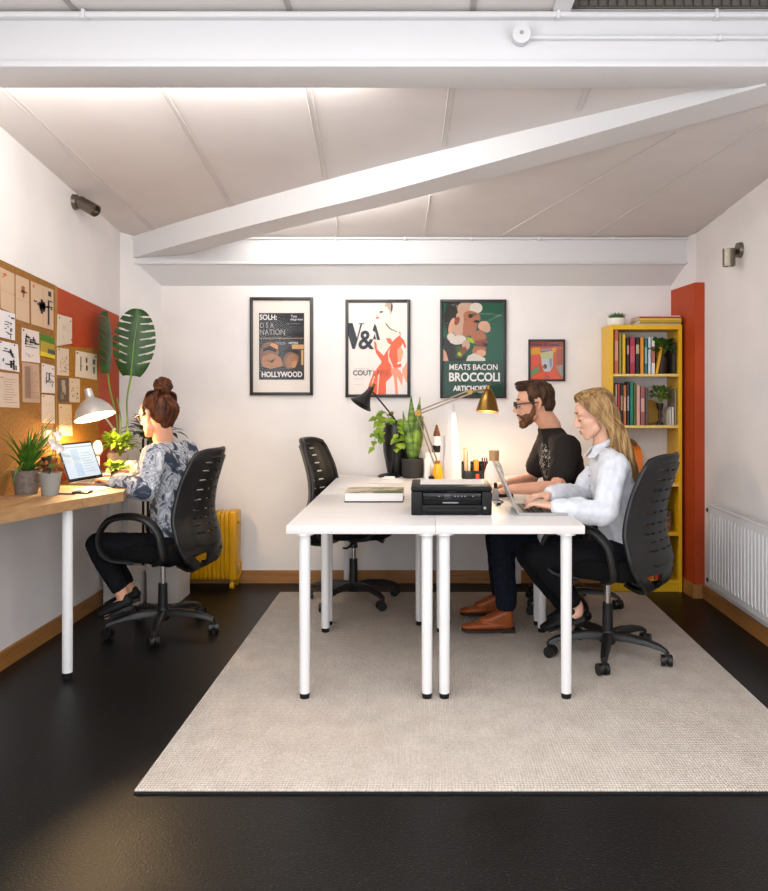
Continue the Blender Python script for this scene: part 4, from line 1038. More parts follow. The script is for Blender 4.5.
for i in range(8): b.prism([q[0] + e * .56 + u * (.15 + .08 * i) + n * .0005, q[0] + e * (.9 - .05 * (i % 3)) + u * (.15 + .08 * i) + n * .0005, q[0] + e * (.9 - .05 * (i % 3)) + u * (.163 + .08 * i) + n * .0005, q[0] + e * .56 + u * (.163 + .08 * i) + n * .0005], n * .0002)
b.prism([q[0] + u * .9 + n * .0005, q[1] + u * .9 + n * .0005, q[1] + u * .93 + n * .0005, q[0] + u * .93 + n * .0005], n * .0002)
link('screen_lines', b, mat('screen_grey', '202830', .2, emit='aab6c6', estr=.4), ld, 0)
# keyboard of the bearded man
b = MB(); b.box((.33, 4.16, TZ), (.45, 4.52, TZ + .016), .004); solo('keyboard', b, M_black, 'dark keyboard on the white desk under the bearded man\'s hands', 'keyboard', (.39, 4.3, TZ))

# white wedge stand
c = on(452, 4.98)
b = MB(); hgt = .475
for sx, w0, w1, dy, h in ((0, .06, .017, 0, hgt), (-.055, .032, .012, .03, .27)):
    a = c + V((sx, dy, 0)); q0 = [a + V((-w0, .0, 0)), a + V((0, -.03, 0)), a + V((w0, .0, 0)), a + V((0, .03, 0))]; q1 = [a + V((-w1, 0, h)), a + V((0, -.01, h)), a + V((w1, 0, h)), a + V((0, .01, h))]
    va = [b.bm.verts.new(p) for p in q0]; vb = [b.bm.verts.new(p) for p in q1]
    for k in range(4): b.bm.faces.new((va[k], va[(k+1) % 4], vb[(k+1) % 4], vb[k]))
    b.bm.faces.new(va); b.bm.faces.new(vb)
solo('folded_card_stand', b, mat('white_board_matte', 'd2d0cf', .7), 'tall white tapering folded board standing behind the printer', 'board', c, smooth=0)
# white box with cone-topped bottle
c = on(436, 5.19); b = MB(); b.box((c.x - .068, c.y - .05, TZ), (c.x + .068, c.y + .06, TZ + .155), .003); solo('storage_box', b, M_white, 'white box at the back of the desk below the cone-topped bottle', 'box', c)
c2 = c + V((0.005, 0, .1555)); t = thing('bottle', 'white bottle with black base and brown cone top, standing on the white box', 'bottle', c2)
b = MB(); b.lathe([(0, 0), (.03, 0), (.028, .045), (0, .045)], c2, 24); link('lower_band', b, M_blackm, t)
b = MB(); b.lathe([(0, .045), (.028, .045), (.022, .10), (.018, .105), (0, .105)], c2, 24); link('bottle_body', b, M_white, t)
b = MB(); b.lathe([(0, .105), (.024, .105), (.02, .125), (.013, .15), (.006, .175), (0, .18)], c2, 20); link('cone_stopper', b, mat('brown_cone', '7a4f30', .7, 0, .3, '5a3820', 60.), t)
# amber jar
c = on(437.5, 4.93); t = thing('jar', 'amber yellow jar with tapered neck beside the brass lamp base', 'jar', c)
b = MB(); b.lathe([(0, 0), (.03, 0), (.033, .01), (.03, .07), (.016, .105), (0, .105)], c, 24); link('jar_body', b, mat('amber', 'e2a012', .25, 0, .5), t)
b = MB(); b.lathe([(0, .105), (.017, .105), (.017, .122), (0, .122)], c, 20); link('lid', b, mat('dark_amber', '8a5a1a', .5), t)
c = on(427.5, 4.95); b = MB(); b.lathe([(0, 0), (.02, 0), (.02, .125), (.012, .135), (0, .135)], c, 20); solo('candle', b, M_white, 'plain white candle left of the amber jar', 'candle', c)
c = on(431.5, 4.86); b = MB(); b.lathe([(0, 0), (.017, 0), (.018, .03), (.012, .036), (0, .036)], c, 20); solo('ink_pot', b, M_blackm, 'tiny dark pot in front of the amber jar', 'pot', c)
# black organiser with pens and notebooks
c = on(473, 5.08); t = thing('desk_organiser', 'black desk organiser tray between white board and white carafe', 'desk organiser', c)
b = MB(); x0, x1 = c.x - .07, c.x + .10
b.box((x0, c.y - .06, TZ), (x1, c.y + .06, TZ + .012)); b.box((x0, c.y - .06, TZ), (x1, c.y - .052, TZ + .05)); b.box((x0, c.y + .052, TZ), (x1, c.y + .06, TZ + .10))
for x in (x0, c.x - .01, c.x + .05, x1 - .008): b.box((x, c.y - .059, TZ), (x + .008, c.y + .059, TZ + .085))
link('tray', b, M_black, t, 0)
for i, (dx, w, h, col, lab) in enumerate(((-.058, .02, .175, 'c9a884', 'tan notebook upright in the black desk organiser, left end'), (-.035, .016, .165, 'd9cdbb', 'cream notebook upright in the black desk organiser beside the tan one'), (.0, .03, .10, 'd8861f', 'orange booklet upright in the black desk organiser'))):
    x = c.x + dx + (.003 if i == 2 else 0); b = MB(); b.box((x, c.y - .045, TZ + .0125), (x + w, c.y + .045, TZ + .0125 + h), .002)
    solo('notebook', b, mat('nb_' + col, col, .7), lab, 'notebook', (x + w / 2, c.y, TZ + .0125), 'notebooks in the organiser')
for i, (dx, col, lab) in enumerate(((.063, '20201f', 'black pen standing in the organiser'), (.074, '7a2a20', 'dark red pen standing in the organiser'), (.084, '3b3a38', 'dark grey pen at the right end of the organiser'))):
    p = c + V((dx, 0, .0128)); b = MB(); b.cyl(p, p + V((.004 * (i - 1), .01, .115)), .004, seg=8); solo('pen', b, mat('pen_' + col, col, .4), lab, 'pen', p, 'pens in the organiser')
b = MB(); b.box((c.x - .055, c.y - .10, TZ), (c.x - .005, c.y - .068, TZ + .05), .004); solo('small_speaker', b, M_black, 'small black box in front of the organiser beside the white board', 'box', c + V((-.03, -.08, 0)))
b = MB(); b.box((c.x + .012, c.y - .09, TZ), (c.x + .035, c.y - .07, TZ + .032), .003); solo('eraser', b, mat('red_orange', 'c2401c', .6), 'small red-orange block in front of the black organiser', 'block', c + V((.02, -.08, 0)))
# carafe
c = on(494, 4.78); t = thing('carafe', 'white carafe with a wooden stopper behind the silver laptop lid', 'carafe', c)
b = MB(); b.lathe([(0, 0), (.056, 0), (.06, .012), (.058, .06), (.045, .105), (.032, .128), (.03, .135), (0, .135)], c, 32); link('carafe_body', b, mat('carafe_white', 'e0d9d0', .25), t, 60)
b = MB(); b.lathe([(0, .135), (.029, .135), (.031, .19), (.028, .198), (0, .198)], c, 24); link('stopper', b, wood_mat('stopper_wood', 'b89368', 'a07d54', 'Z'), t)
# small bottle beside printer
c = on(495.5, 4.02); t = thing('spray_bottle', 'small grey bottle with black cap between printer and silver laptop', 'bottle', c)
b = MB(); b.lathe([(0, 0), (.017, 0), (.018, .005), (.016, .04), (.009, .062), (0, .062)], c, 20); link('bottle_body', b, mat('grey_glass', '8b8a86', .2), t, 60)
b = MB(); b.lathe([(0, .062), (.009, .062), (.009, .085), (.005, .09), (0, .09)], c, 16); link('cap', b, M_blackm, t)
c = on(500, 3.9); b = MB(); b.tube(bez([c + V((-.02, -.06, .003)), c + V((0, -.03, .003)), c + V((-.012, 0, .003)), c + V((.02, .05, .003)), V((.33, 4.10, TZ + .003))], 6), .0025, 6); solo('cable', b, M_blackm, 'thin black cable on the desk beside the printer', 'cable', c)

# ---- on the wooden desk
b = MB(); z = LZ + .0004; b.prism([(-1.72, 3.86, z), (-1.58, 3.84, z), (-1.56, 4.02, z), (-1.70, 4.03, z)], (0, 0, .002)); solo('notepad', b, mat('bluish_paper', 'a8b4c4', .6), 'bluish sheet lying in front of the laptop on the wooden desk', 'paper', (-1.64, 3.94, LZ), smooth=0)
b = MB(); b.tube([(-1.71, 3.70, LZ + .005), (-1.63, 3.69, LZ + .005)], [.004, .004], 8); b.tube([(-1.63, 3.69, LZ + .005), (-1.618, 3.688, LZ + .004)], [.004, .001], 8); solo('pen', b, M_blackm, 'black pen lying on the wooden desk before the grey pot', 'pen', (-1.66, 3.69, LZ))
b = MB(); b.box((-1.66, 3.735, LZ + .0003), (-1.585, 3.80, LZ + .009), .003); solo('phone', b, M_pr2, 'dark phone lying at the edge of the wooden desk by the sheet', 'phone', (-1.62, 3.77, LZ))

# ================================================================== bookcase
bx0, bx1, by0, by1, bh = 1.166, 1.626, 5.10, 5.345, 1.705
t = thing('bookcase', 'tall narrow yellow bookcase against the back wall', 'bookcase', ((bx0 + bx1) / 2, (by0 + by1) / 2, 0))
th = .022
b = MB(); b.box((bx0, by0, .0005), (bx0 + th, by1, bh), .001); link('side_panel', b, M_yellow, t, 0)
b = MB(); b.box((bx1 - th, by0, .0005), (bx1, by1, bh), .001); link('side_panel', b, M_yellow, t, 0)
b = MB(); b.box((bx0 + th, by0, bh - .03), (bx1 - th, by1, bh), .001); link('top_panel', b, M_yellow, t, 0)
b = MB(); b.box((bx0 + th, by0 + .012, .0005), (bx1 - th, by0 + .03, .055)); link('plinth', b, M_yellow, t, 0)
b = MB(); b.box((bx0 + th, by1 - .006, .055), (bx1 - th, by1 - .001, .72)); b.box((bx0 + th, by1 - .006, .055), (bx1 - th, by1 - .001, .72)); link('back_panel', b, M_yellow, t, 0)
SH = [1.392, 1.063, .69, .375, .072]
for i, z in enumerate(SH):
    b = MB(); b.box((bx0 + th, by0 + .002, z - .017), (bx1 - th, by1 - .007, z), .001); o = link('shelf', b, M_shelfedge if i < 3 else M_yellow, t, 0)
def book(x, w, z, h, col, label, grp, d=.15, lean=0., y=None, rough=.55):
    y = by0 + .03 if y is None else y
    M = Matrix.Translation((x, y, z + (abs(lean) * w if lean < 0 else abs(lean) * 0) + .0004)) @ Matrix.Rotation(-lean, 4, 'Y')
    if lean > 0: M = Matrix.Translation((x, y, z + .0004 + math.sin(lean) * w)) @ Matrix.Rotation(lean, 4, 'Y')
    r = thing('book', label, 'book', (x + w / 2, y + d / 2, z), 0, grp)
    b = MB(); b.box((.0015, .003, .003), (w - .0015, d - .001, h - .003), M=M); link('pages', b, M_paper, r, 0)
    b = MB(); b.box((0, 0, 0), (w, .003, h), M=M); b.box((0, 0, 0), (.002, d, h), M=M); b.box((w - .002, 0, 0), (w, d, h), M=M); cv = link('cover', b, mat('cover_' + col, col, rough), r, 0)
    return r, M
def spine_band(r, M, w, h, z0, z1, col):
    b = MB(); b.box((.003, -.0006, h * z0), (w - .003, .0006, h * z1), M=M); link('spine_label', b, mat('cover_' + col, col, .55), r, 0)
S1 = [(128, 24, 165, 'c96f52', 'tall salmon pink'), (153, 17, 187, '8f8a2f', 'olive green'), (172, 20, 190, 'e0ae1c', 'bright yellow'), (196, 17, 213, '2a2020', 'black'), (215, 30, 206, 'a3263c', 'wide crimson'), (247, 23, 208, '1d1d1d', 'black speckled'), (272, 22, 208, 'd98a1c', 'orange'), (296, 19, 216, '2c6e74', 'teal'), (316, 18, 206, 'ccd2d6', 'pale grey'), (335, 22, 206, 'e2ddd6', 'white')]
for x, w, ty, col, nm in S1:
    X = 1.176 + (x - 118) / 5.57 / 156.9 * 1.0 + .014; W = w / 5.57 / 156 - .0012; h = EYE + (CY - (300 + ty / 5.57)) / 156 - SH[0]
    r, M = book(X, W, SH[0], h, col, nm + ' book standing on the top shelf of the yellow bookcase', 'books on the top shelf')
    if nm in ('black', 'black speckled'): spine_band(r, M, W, h, .55, .8, 'c78a86' if nm == 'black' else 'b7ac80')
    elif nm in ('wide crimson', 'tall salmon pink', 'teal', 'white'): spine_band(r, M, W, h, .3, .75, {'wide crimson': 'c14a5c', 'tall salmon pink': 'dba088', 'teal': '7fb0b0', 'white': 'b0645a'}[nm])
book(1.463, .02, SH[0], .17, 'd9a21b', 'golden yellow book leaning beside the leafy plant on the top shelf', 'books on the top shelf', .12, -.18)
S2 = [(133, 12, 470, 'c8b7a4', 'cream'), (146, 14, 466, 'b9452c', 'brick red'), (161, 16, 462, '2a2422', 'black'), (178, 18, 474, 'b8683c', 'copper orange'), (198, 16, 466, '22303a', 'dark navy'), (215, 22, 455, '1f7a5c', 'tall green'), (238, 11, 462, '7a7a2a', 'thin olive'), (251, 22, 475, 'd5a596', 'pale pink'), (274, 26, 484, '9b5a55', 'dusty rose'), (301, 18, 488, '574c4a', 'grey brown')]
for x, w, ty, col, nm in S2:
    X = 1.176 + (x - 118) / 5.57 / 156.9 + .014; W = w / 5.57 / 156 - .0012; h = EYE + (CY - (300 + ty / 5.57)) / 156 - SH[1]
    r, M = book(X, W, SH[1], h, col, nm + ' book standing on the second shelf of the yellow bookcase', 'books on the second shelf')
    if nm in ('black', 'dark navy', 'dusty rose', 'copper orange'): spine_band(r, M, W, h, .35, .7, {'black': 'b98a78', 'dark navy': '8f9aa0', 'dusty rose': 'c99a90', 'copper orange': 'd8a888'}[nm])
def bpx(px, py, d=5.16): return P(px, py, d)
# golden disc, plant, candlestick and white books on the second shelf
c = V((1.475, 5.30, SH[1] + .001)); b = MB(); b.lathe([(0, -.004), (.078, -.004), (.08, 0), (.078, .004), (0, .004)], (0, 0, 0), 36, Matrix.Rotation(PI / 2 - .12, 4, 'X'))
for v in b.bm.verts: v.co += c + V((0, 0, .081))
solo('decorative_plate', b, mat('gold_plate', 'b98a1a', .45), 'round golden plate leaning behind the plant on the second shelf', 'plate', c)
c = V((1.505, 5.17, SH[1] + .0005)); t = thing('potted_plant', 'leafy plant on a slim dark stand on the second shelf of the bookcase', 'potted plant', c)
b = MB(); b.lathe([(0, 0), (.026, 0), (.022, .012), (.007, .03), (.013, .06), (.007, .085), (.02, .11), (.024, .14), (0, .14)], c, 24); link('stand', b, mat('dark_wood', '2a1a12', .5), t, 60)
bush(t, c + V((0, -.01, .175)), 60, .07, .05, mat('shelf_leaf', '5f7f1f', .45, 0, .4, '3c5a16', 14.), seed=31, wr=.6)
for i, (x, w, h, col, nm) in enumerate(((1.553, .014, .10, 'd9d2c4', 'short cream'), (1.569, .014, .115, 'e3dfd8', 'short white'), (1.586, .014, .235, '9a8a74', 'tall taupe'))):
    book(x, w, SH[1], h, col, nm + ' book at the right end of the second shelf', 'books on the second shelf', .14)
c = V((1.513, 5.18, SH[0] + .0005)); t = thing('potted_plant', 'round bushy plant in a dark pot on the top shelf of the bookcase', 'potted plant', c)
pot(potprof(.035, .05, .105), c, mat('dark_brown_pot', '2a1d18', .5), t, soil=(.044, .095))
bush(t, c + V((0, -.005, .15)), 130, .085, .042, M_wallplant, seed=33, wr=.8, sq=.75)
b = MB(); b.box((1.575, 5.13, SH[0] + .0004), (1.598, 5.30, SH[0] + .20), .002); solo('storage_file', b, mat('dark_file', '2b2420', .6), 'dark upright file at the right end of the top shelf', 'file', (1.586, 5.2, SH[0]))
# third shelf: standing magazines and ornaments
book(1.196, .02, SH[2], .22, 'c9b3a0', 'pale pink book at the left of the third shelf, beside long blonde hair', 'books on the third shelf')
book(1.220, .02, SH[2], .20, 'd8d0c6', 'cream book on the third shelf, behind long blonde hair', 'books on the third shelf')
for x, hw, h, col, lab, y in ((1.292, .012, .215, '3f7a2c', 'green rounded magazine holder on the third shelf', 5.14), (1.318, .012, .20, 'e4ded2', 'white rounded folder between green and orange holders on the third shelf', 5.145), (1.36, .024, .235, 'e0761a', 'orange rounded magazine holder on the third shelf', 5.13)):
    b = MB(); pts = [(0, 0), (.15, 0), (.15, h * .7), (.12, h * .9), (.075, h), (.03, h * .9), (0, h * .7)]
    b.prism([(x - hw, y + a, SH[2] + .0004 + z) for a, z in pts], (2 * hw, 0, 0)); solo('magazine_holder', b, mat('mag_' + col, col, .5), lab, 'magazine holder', (x, y + .07, SH[2]), smooth=0)
c = V((1.335, 5.24, SH[2])); 
b = MB(); b.tube(bez([(1.29, 5.31, SH[2] + .003), (1.30, 5.31, SH[2] + .2), (1.35, 5.31, SH[2] + .262), (1.40, 5.31, SH[2] + .2), (1.405, 5.31, SH[2] + .003)], 8), .012, 10); solo('arch_ornament', b, mat('rainbow_brown', '8a5a2a', .6), 'brown arch ornament standing behind the orange magazine holder', 'ornament', (1.34, 5.31, SH[2]))
for x, y, r, h, col, lab in ((1.445, 5.16, .018, .075, '6d7d8c', 'small blue grey figurine on the third shelf'), (1.48, 5.18, .022, .11, 'b8752c', 'small amber bottle on the third shelf'), (1.52, 5.15, .02, .07, '7d8a3a', 'small olive jar on the third shelf'), (1.555, 5.17, .018, .085, 'a84a32', 'small red brown jar on the third shelf')):
    c = V((x, y, SH[2] + .0005)); b = MB(); b.lathe([(0, 0), (r, 0), (r * 1.05, h * .5), (r * .6, h * .75), (r * .55, h), (0, h)], c, 20); solo('small_jar', b, mat('jar_' + col, col, .4), lab, 'jar', c, 'small jars on the third shelf')
# fourth shelf: woven basket and boxes; fifth: books
c = V((1.53, 5.2, SH[3] + .0005)); b = MB(); b.lathe([(0, 0), (.05, 0), (.058, .06), (.055, .13), (.05, .13), (.045, .01), (0, .01)], c, 28); solo('woven_basket', b, mat('woven', '5a463c', .9, 0, .2, '8d7462', 45., 1., .45, .52, bump=.4), 'dark woven basket on the fourth shelf of the yellow bookcase', 'basket', c)
b = MB(); b.box((1.44, 5.2, SH[3] + .0004), (1.472, 5.32, SH[3] + .2), .002); solo('storage_box', b, mat('brown_box', '7a4f32', .7), 'brown upright box beside the woven basket', 'box', (1.456, 5.26, SH[3]))
for x, w, h, col, nm in ((1.435, .022, .2, 'c8791f', 'orange'), (1.46, .024, .235, 'b5371f', 'bright red'), (1.487, .018, .22, '8f2a1c', 'dark red'), (1.508, .02, .235, '3a4652', 'slate blue'), (1.531, .018, .2, '25262a', 'charcoal')):
    book(x, w, SH[4], h, col, nm + ' book on the bottom shelf of the yellow bookcase', 'books on the bottom shelf')
# on top of the bookcase
c = V((1.232, 5.2, bh + .0005)); t = thing('potted_plant', 'tuft of grass in a white pot on top of the yellow bookcase', 'potted plant', c)
b = MB(); b.lathe([(0, 0), (.05, 0), (.06, .02), (.062, .048), (.056, .048), (.054, .02), (0, .02)], c, 28); link('pot', b, M_white, t, 60)
b = MB(); rr = random.Random(2)
for k in range(240):
    r = .05 * math.sqrt(rr.random()); a = rr.uniform(0, 2 * PI); p = c + V((r * math.cos(a), r * math.sin(a), .04)); b.leaf(p, (math.cos(a) * r * 6, math.sin(a) * r * 6, 1), rr.uniform(.025, .048), .006, .5, 3, .2)
link('foliage', b, mat('grass_green', '3f6420', .5), t, 0)
z = bh + .0004
for x0, x1, y0, y1, h, col, lab in ((1.335, 1.625, 5.12, 5.33, .012, 'cfc6bd', 'pale magazine at the bottom of the pile on the yellow bookcase'), (1.36, 1.626, 5.105, 5.32, .018, 'c8a01c', 'yellow and green book, second from the bottom of the pile on the bookcase'), (1.352, 1.624, 5.11, 5.33, .01, 'e0bf2a', 'thin bright yellow magazine in the pile on the bookcase'), (1.356, 1.627, 5.11, 5.325, .011, 'a82a22', 'red magazine below the topmost of the pile on the bookcase'), (1.42, 1.626, 5.14, 5.335, .008, 'd9d2cb', 'pale thin magazine topmost of the pile on the bookcase')):
    r = thing('magazine', lab, 'magazine', ((x0 + x1) / 2, (y0 + y1) / 2, z), 0, 'magazines piled on the bookcase')
    b = MB(); b.box((x0, y0, z), (x1, y1, z + .002)); b.box((x0, y0, z + h - .002), (x1, y1, z + h)); b.box((x0, y0, z), (x1, y0 + .002, z + h)); link('cover', b, mat('mag_' + col, col, .5), r, 0)
    b = MB(); b.box((x0 + .002, y0 + .003, z + .002), (x1 - .002, y1 - .002, z + h - .002)); link('pages', b, M_paper, r, 0)
    z += h + .0006

# ================================================================== radiators
# white panel radiator on the right wall
y0, y1, z0, z1 = 3.45, 4.64, .165, .62
t = thing('panel_radiator', 'white ribbed panel radiator on the right wall', 'radiator', (RX - .06, (y0 + y1) / 2, z0))
M_rad = mat('radiator_white', 'dddcdc', .38, 0, .45)
b = MB(); pf = []; n = 26
for i in range(n):
    ya = y0 + .02 + (y1 - y0 - .04) * i / n; w = (y1 - y0 - .04) / n
    pf += [(ya, -.010), (ya + w * .14, .009), (ya + w * .78, .009), (ya + w * .9, -.010)]
pf.append((y1 - .02, 0))
X0 = RX - .095
fr = []
for y, o in [(y0, .004)] + pf + [(y1, .004)]:
    fr.append([b.bm.verts.new((X0 + .008 - o * (0 if z in (z0, z1) else 1), y, z)) for z in (z0, z0 + .035, z0 + .05, z1 - .05, z1 - .035, z1)])
for k, r in enumerate(fr):
    for j in (1, 4): r[j].co.x = X0 + .004
for a, c in zip(fr, fr[1:]):
    for k in range(5): b.bm.faces.new((a[k], a[k+1], c[k+1], c[k]))
b.box((X0 + .022, y0, z0), (X0 + .032, y1, z1)); link('panel', b, M_rad, t, 30)
b = MB(); b.box((X0 + .03, y0 + .004, z0 + .02), (RX - .03, y1 - .004, z1 - .01)); link('convector', b, M_rad, t, 0)
b = MB(); b.box((X0 + .004, y0, z1 - .003), (RX - .025, y1, z1 + .008), .002)
link('top_grille', b, M_rad, t, 0)
b = MB()
for i in range(38): b.box((X0 + .012, y0 + .03 + i * .030, z1 + .0078), (RX - .032, y0 + .042 + i * .030, z1 + .0086))
link('grille_slots', b, mat('slot_grey', '8d8b8a', .8), t, 0)
for z in (z0 + .02, z1 - .03):
    b = MB(); b.cyl((X0 + .012, y1 - .002, z), (X0 + .012, y1 + .016, z), .014, seg=14); link('end_plug', b, M_black, t)
b = MB(); b.box((RX - .03, y0 + .2, z0 + .05), (RX - .0005, y0 + .23, z1 - .05)); b.box((RX - .03, y1 - .23, z0 + .05), (RX - .0005, y1 - .2, z1 - .05)); link('bracket', b, M_rad, t, 0)
# yellow oil radiator
x0, x1, yc = -1.665, -1.232, 5.235; nf = 14; pitch = (x1 - x0 - .05) / nf
t = thing('oil_radiator', 'bright yellow finned oil radiator on the floor by the back wall', 'radiator', ((x0 + x1) / 2, yc, 0))
for i in range(nf):
    cx = x0 + pitch * (i + .5); b = MB(); pr = [(-.065, .085), (-.05, .062), (.05, .062), (.065, .085), (.065, .478), (.05, .50), (-.05, .50), (-.065, .478)]
    ly = []
    for dx, s in ((-.0135, .93), (-.009, 1), (.009, 1), (.0135, .93)):
        ly.append([b.bm.verts.new((cx + dx, yc + a * s, .281 + (z - .281) * (1 - (1 - s) * .4))) for a, z in pr])
    for p_, q_ in zip(ly, ly[1:]):
        for k in range(8): b.bm.faces.new((p_[k], p_[(k+1) % 8], q_[(k+1) % 8], q_[k]))
    b.bm.faces.new(ly[0]); b.bm.faces.new(ly[-1])
    link('fin', b, M_yellowrad, t, 40)
b = MB(); b.cyl((x0, yc, .455), (x1 - .03, yc, .455), .03, seg=16); b.cyl((x0, yc, .105), (x1 - .03, yc, .105), .03, seg=16); link('oil_pipe', b, M_yellowrad, t)
b = MB(); b.box((x1 - .05, yc - .066, .055), (x1, yc + .066, .505), .012, seg=3); cb = link('control_box', b, M_yellowrad, t)
b = MB(); b.cyl((x1 - .001, yc - .02, .44), (x1 + .012, yc - .02, .44), .02, seg=18); link('thermostat_knob', b, M_yellowrad, cb)
b = MB(); b.tube(bez([(x1 - .001, yc - .03, .18), (x1 + .02, yc - .03, .17), (x1 + .018, yc - .03, .10), (x1, yc - .03, .06)], 5), .006, 8); link('power_cord', b, M_yellowrad, cb)
for x in (x0 + .03, x1 - .03):
    b = MB(); b.cyl((x, yc - .062, .045), (x, yc + .062, .045), .008, seg=10)
    for s in (-1, 1): b.cyl((x - .0125, yc + s * .05, .022), (x + .0125, yc + s * .05, .022), .0215, seg=18)
    b.box((x - .006, yc - .05, .04), (x + .006, yc + .05, .066)); link('wheel', b, M_yellowrad, t)

# boxes under the wooden desk
M_box = mat('white_carton', 'c9c2bb', .85)
for lo, hi, lab in (((-1.935, 4.78, .0005), (-1.715, 4.98, .195), 'low white carton on the floor under the wooden desk, nearest the wall'), ((-1.69, 4.82, .0005), (-1.50, 5.06, .235), 'white carton with lid behind the feet of the woman in the patterned blouse')):
    r = thing('carton', lab, 'box', ((lo[0] + hi[0]) / 2, (lo[1] + hi[1]) / 2, 0), 0, 'cartons under the wooden desk')
    b = MB(); b.box(lo, (hi[0], hi[1], hi[2] - .05), .002); link('box_body', b, M_box, r, 0)
    b = MB(); b.box((lo[0] - .004, lo[1] - .004, hi[2] - .052), (hi[0] + .004, hi[1] + .004, hi[2]), .003); link('lid', b, M_box, r, 0)
# ================================================================== people
M_skin = mat('skin_fair', 'd6a083', .5, 0, .35, 'cf977a', 30., 2., .35, .7, sss=.12)
M_skin2 = mat('skin_pale', 'dcae94', .48, 0, .35, 'd5a58b', 30., 2., .35, .7, sss=.12)
M_lip = mat('lip', 'b0605a', .4); M_eyew = mat('eye_white', 'e2dcd6', .3); M_iris = mat('iris', '3a2d24', .2)
M_trouser = mat('dark_trousers', '0f1013', .9, 0, .15, '15161a', 60.); M_navy = mat('navy_trousers', '11151f', .9, 0, .15, '181d29', 60.)

def head_mat4(c, yaw, pitch, k, roll=0):
    return Matrix.Translation(V(c)) @ Matrix.Rotation(math.radians(yaw), 4, 'Z') @ Matrix.Rotation(math.radians(pitch), 4, 'Y') @ Matrix.Rotation(math.radians(roll), 4, 'X') @ Matrix.Scale(k, 4)
class Head:
    def __init__(s, c, yaw, pitch, k=1., male=False):
        s.M = head_mat4(c, yaw, pitch, k); s.k = k; s.male = male; s.R = s.M.to_3x3()
    def p(s, x, y, z): return s.M @ V((x, y, z))
    def ell(s, mb, c, r, rot=None, sub=3):
        R = s.R if rot is None else s.R @ rot
        mb.sph(s.p(*c), r, R, sub)
    def cap(s, mb, pts):
        mb.caps([(s.p(*p), r * s.k) for p, r in pts])
    def build(s, mb):
        s.ell(mb, (-.014, 0, .03), (.094, .076, .086)); s.ell(mb, (-.035, 0, .0), (.07, .066, .075))
        s.ell(mb, (.028, 0, -.03), (.058, .058, .072)); s.ell(mb, (.035, 0, .03), (.052, .064, .06))
        s.cap(mb, [((.016, .046, -.064), .021), ((.066, .012, -.096), .018)]); s.cap(mb, [((.016, -.046, -.064), .021), ((.066, -.012, -.096), .018)])
        s.ell(mb, (.066, 0, -.096), (.02, .022, .017)); s.ell(mb, (.045, 0, -.07), (.042, .042, .035))
        s.cap(mb, [((.0835, 0, .022), .0085), ((.095, 0, -.006), .009), ((.108 if s.male else .103, 0, -.027), .0115 if s.male else .0105)])           # nose
        for q in (-1, 1):
            s.ell(mb, (.095, q * .011, -.034), (.012, .009, .008))
            s.ell(mb, (.048, q * .035, -.026), (.026, .022, .024))                                                   # cheek
            s.ell(mb, (.068, q * .03, .023), (.017, .027, .008))                                                   # brow
            s.ell(mb, (.073, q * .031, -.001), (.0125, .017, .0085))                                               # lid
            s.cap(mb, [((-.006, q * .071, .008), .009), ((-.018, q * .084, .022), .009), ((-.024, q * .086, .004), .008), ((-.010, q * .077, -.026), .0085)])
        s.ell(mb, (.083, 0, -.062), (.013, .022, .0075)); s.ell(mb, (.080, 0, -.074), (.013, .020, .0075))
    def face(s, root, lidded=True, brow='5a3d28'):
        for q in (-1, 1):
            b = MB(); s.ell(b, (.0745, q * .031, -.0095), (.0105, .0125, .0048), sub=2); e = link('eye', b, M_eyew, root)
            b = MB(); s.ell(b, (.0815, q * .032, -.0095), (.0045, .0062, .0046), sub=2); link('iris', b, M_iris, e)
            b = MB(); pts = [(.0845, q * .012, .0265), (.0855, q * .028, .031), (.072, q * .046, .027)]
            b.tube([s.p(*p) for p in pts], [.0035, .004, .002], 8); link('eyebrow', b, mat('brow_' + brow, brow, .8), root)
            b = MB(); b.tube([s.p(.084, q * .017, -.0075), s.p(.0865, q * .031, -.0055), s.p(.078, q * .047, -.0085)], [.0014, .0022, .0016], 6); link('lashes', b, mat('lash', '2b1d16', .8), root)
        b = MB(); s.ell(b, (.0885, 0, -.0625), (.0095, .019, .0045), sub=2); s.ell(b, (.0865, 0, -.0725), (.009, .017, .005), sub=2); link('lips', b, M_lip, root, 60)
def hand(mb, w, d, up, right, size=1., curl=1., thumb_in=0.):
    """palm, five unequal bent fingers; d towards the fingertips, up = back of the hand"""
    d = V(d).normalized(); up = V(up); up = (up - d * up.dot(d)).normalized(); side = up.cross(d)        # left of the hand direction
    th = side if right else -side
    w = V(w); k = size
    def q(a, b, c): return w + (d * a + th * b + up * c) * k
    mb.hullpts([(q(.0, .0, 0), .021 * k), (q(.03, .022, .0), .0135 * k), (q(.03, -.022, 0), .0135 * k), (q(.082, .027, .0), .0105 * k), (q(.078, -.028, -.002), .0100 * k)])
    for o, L, r in ((.028, .076, .0085), (.0095, .084, .0088), (-.0095, .078, .0084), (-.028, .061, .0075)):
        a = q(.076, o, .0); sp = th * (o * .18)
        v1 = (d * .95 - up * .22 * curl + sp).normalized(); v2 = (d * .80 - up * .62 * curl).normalized(); v3 = (d * .52 - up * .85 * curl).normalized()
        p1 = a + v1 * L * .46 * k; p2 = p1 + v2 * L * .32 * k; p3 = p2 + v3 * L * .22 * k
        mb.caps([(a, r * 1.02 * k), (p1, r * .95 * k), (p2, r * .86 * k), (p3, r * .75 * k)])
    a = q(.022, .024, -.006); p1 = q(.05, .050, -.014); p2 = q(.078, .055, -.022); p3 = q(.098, .049, -.026)
    mb.caps([(a, .014 * k), (p1, .0105 * k), (p2, .0092 * k), (p3, .0075 * k)])
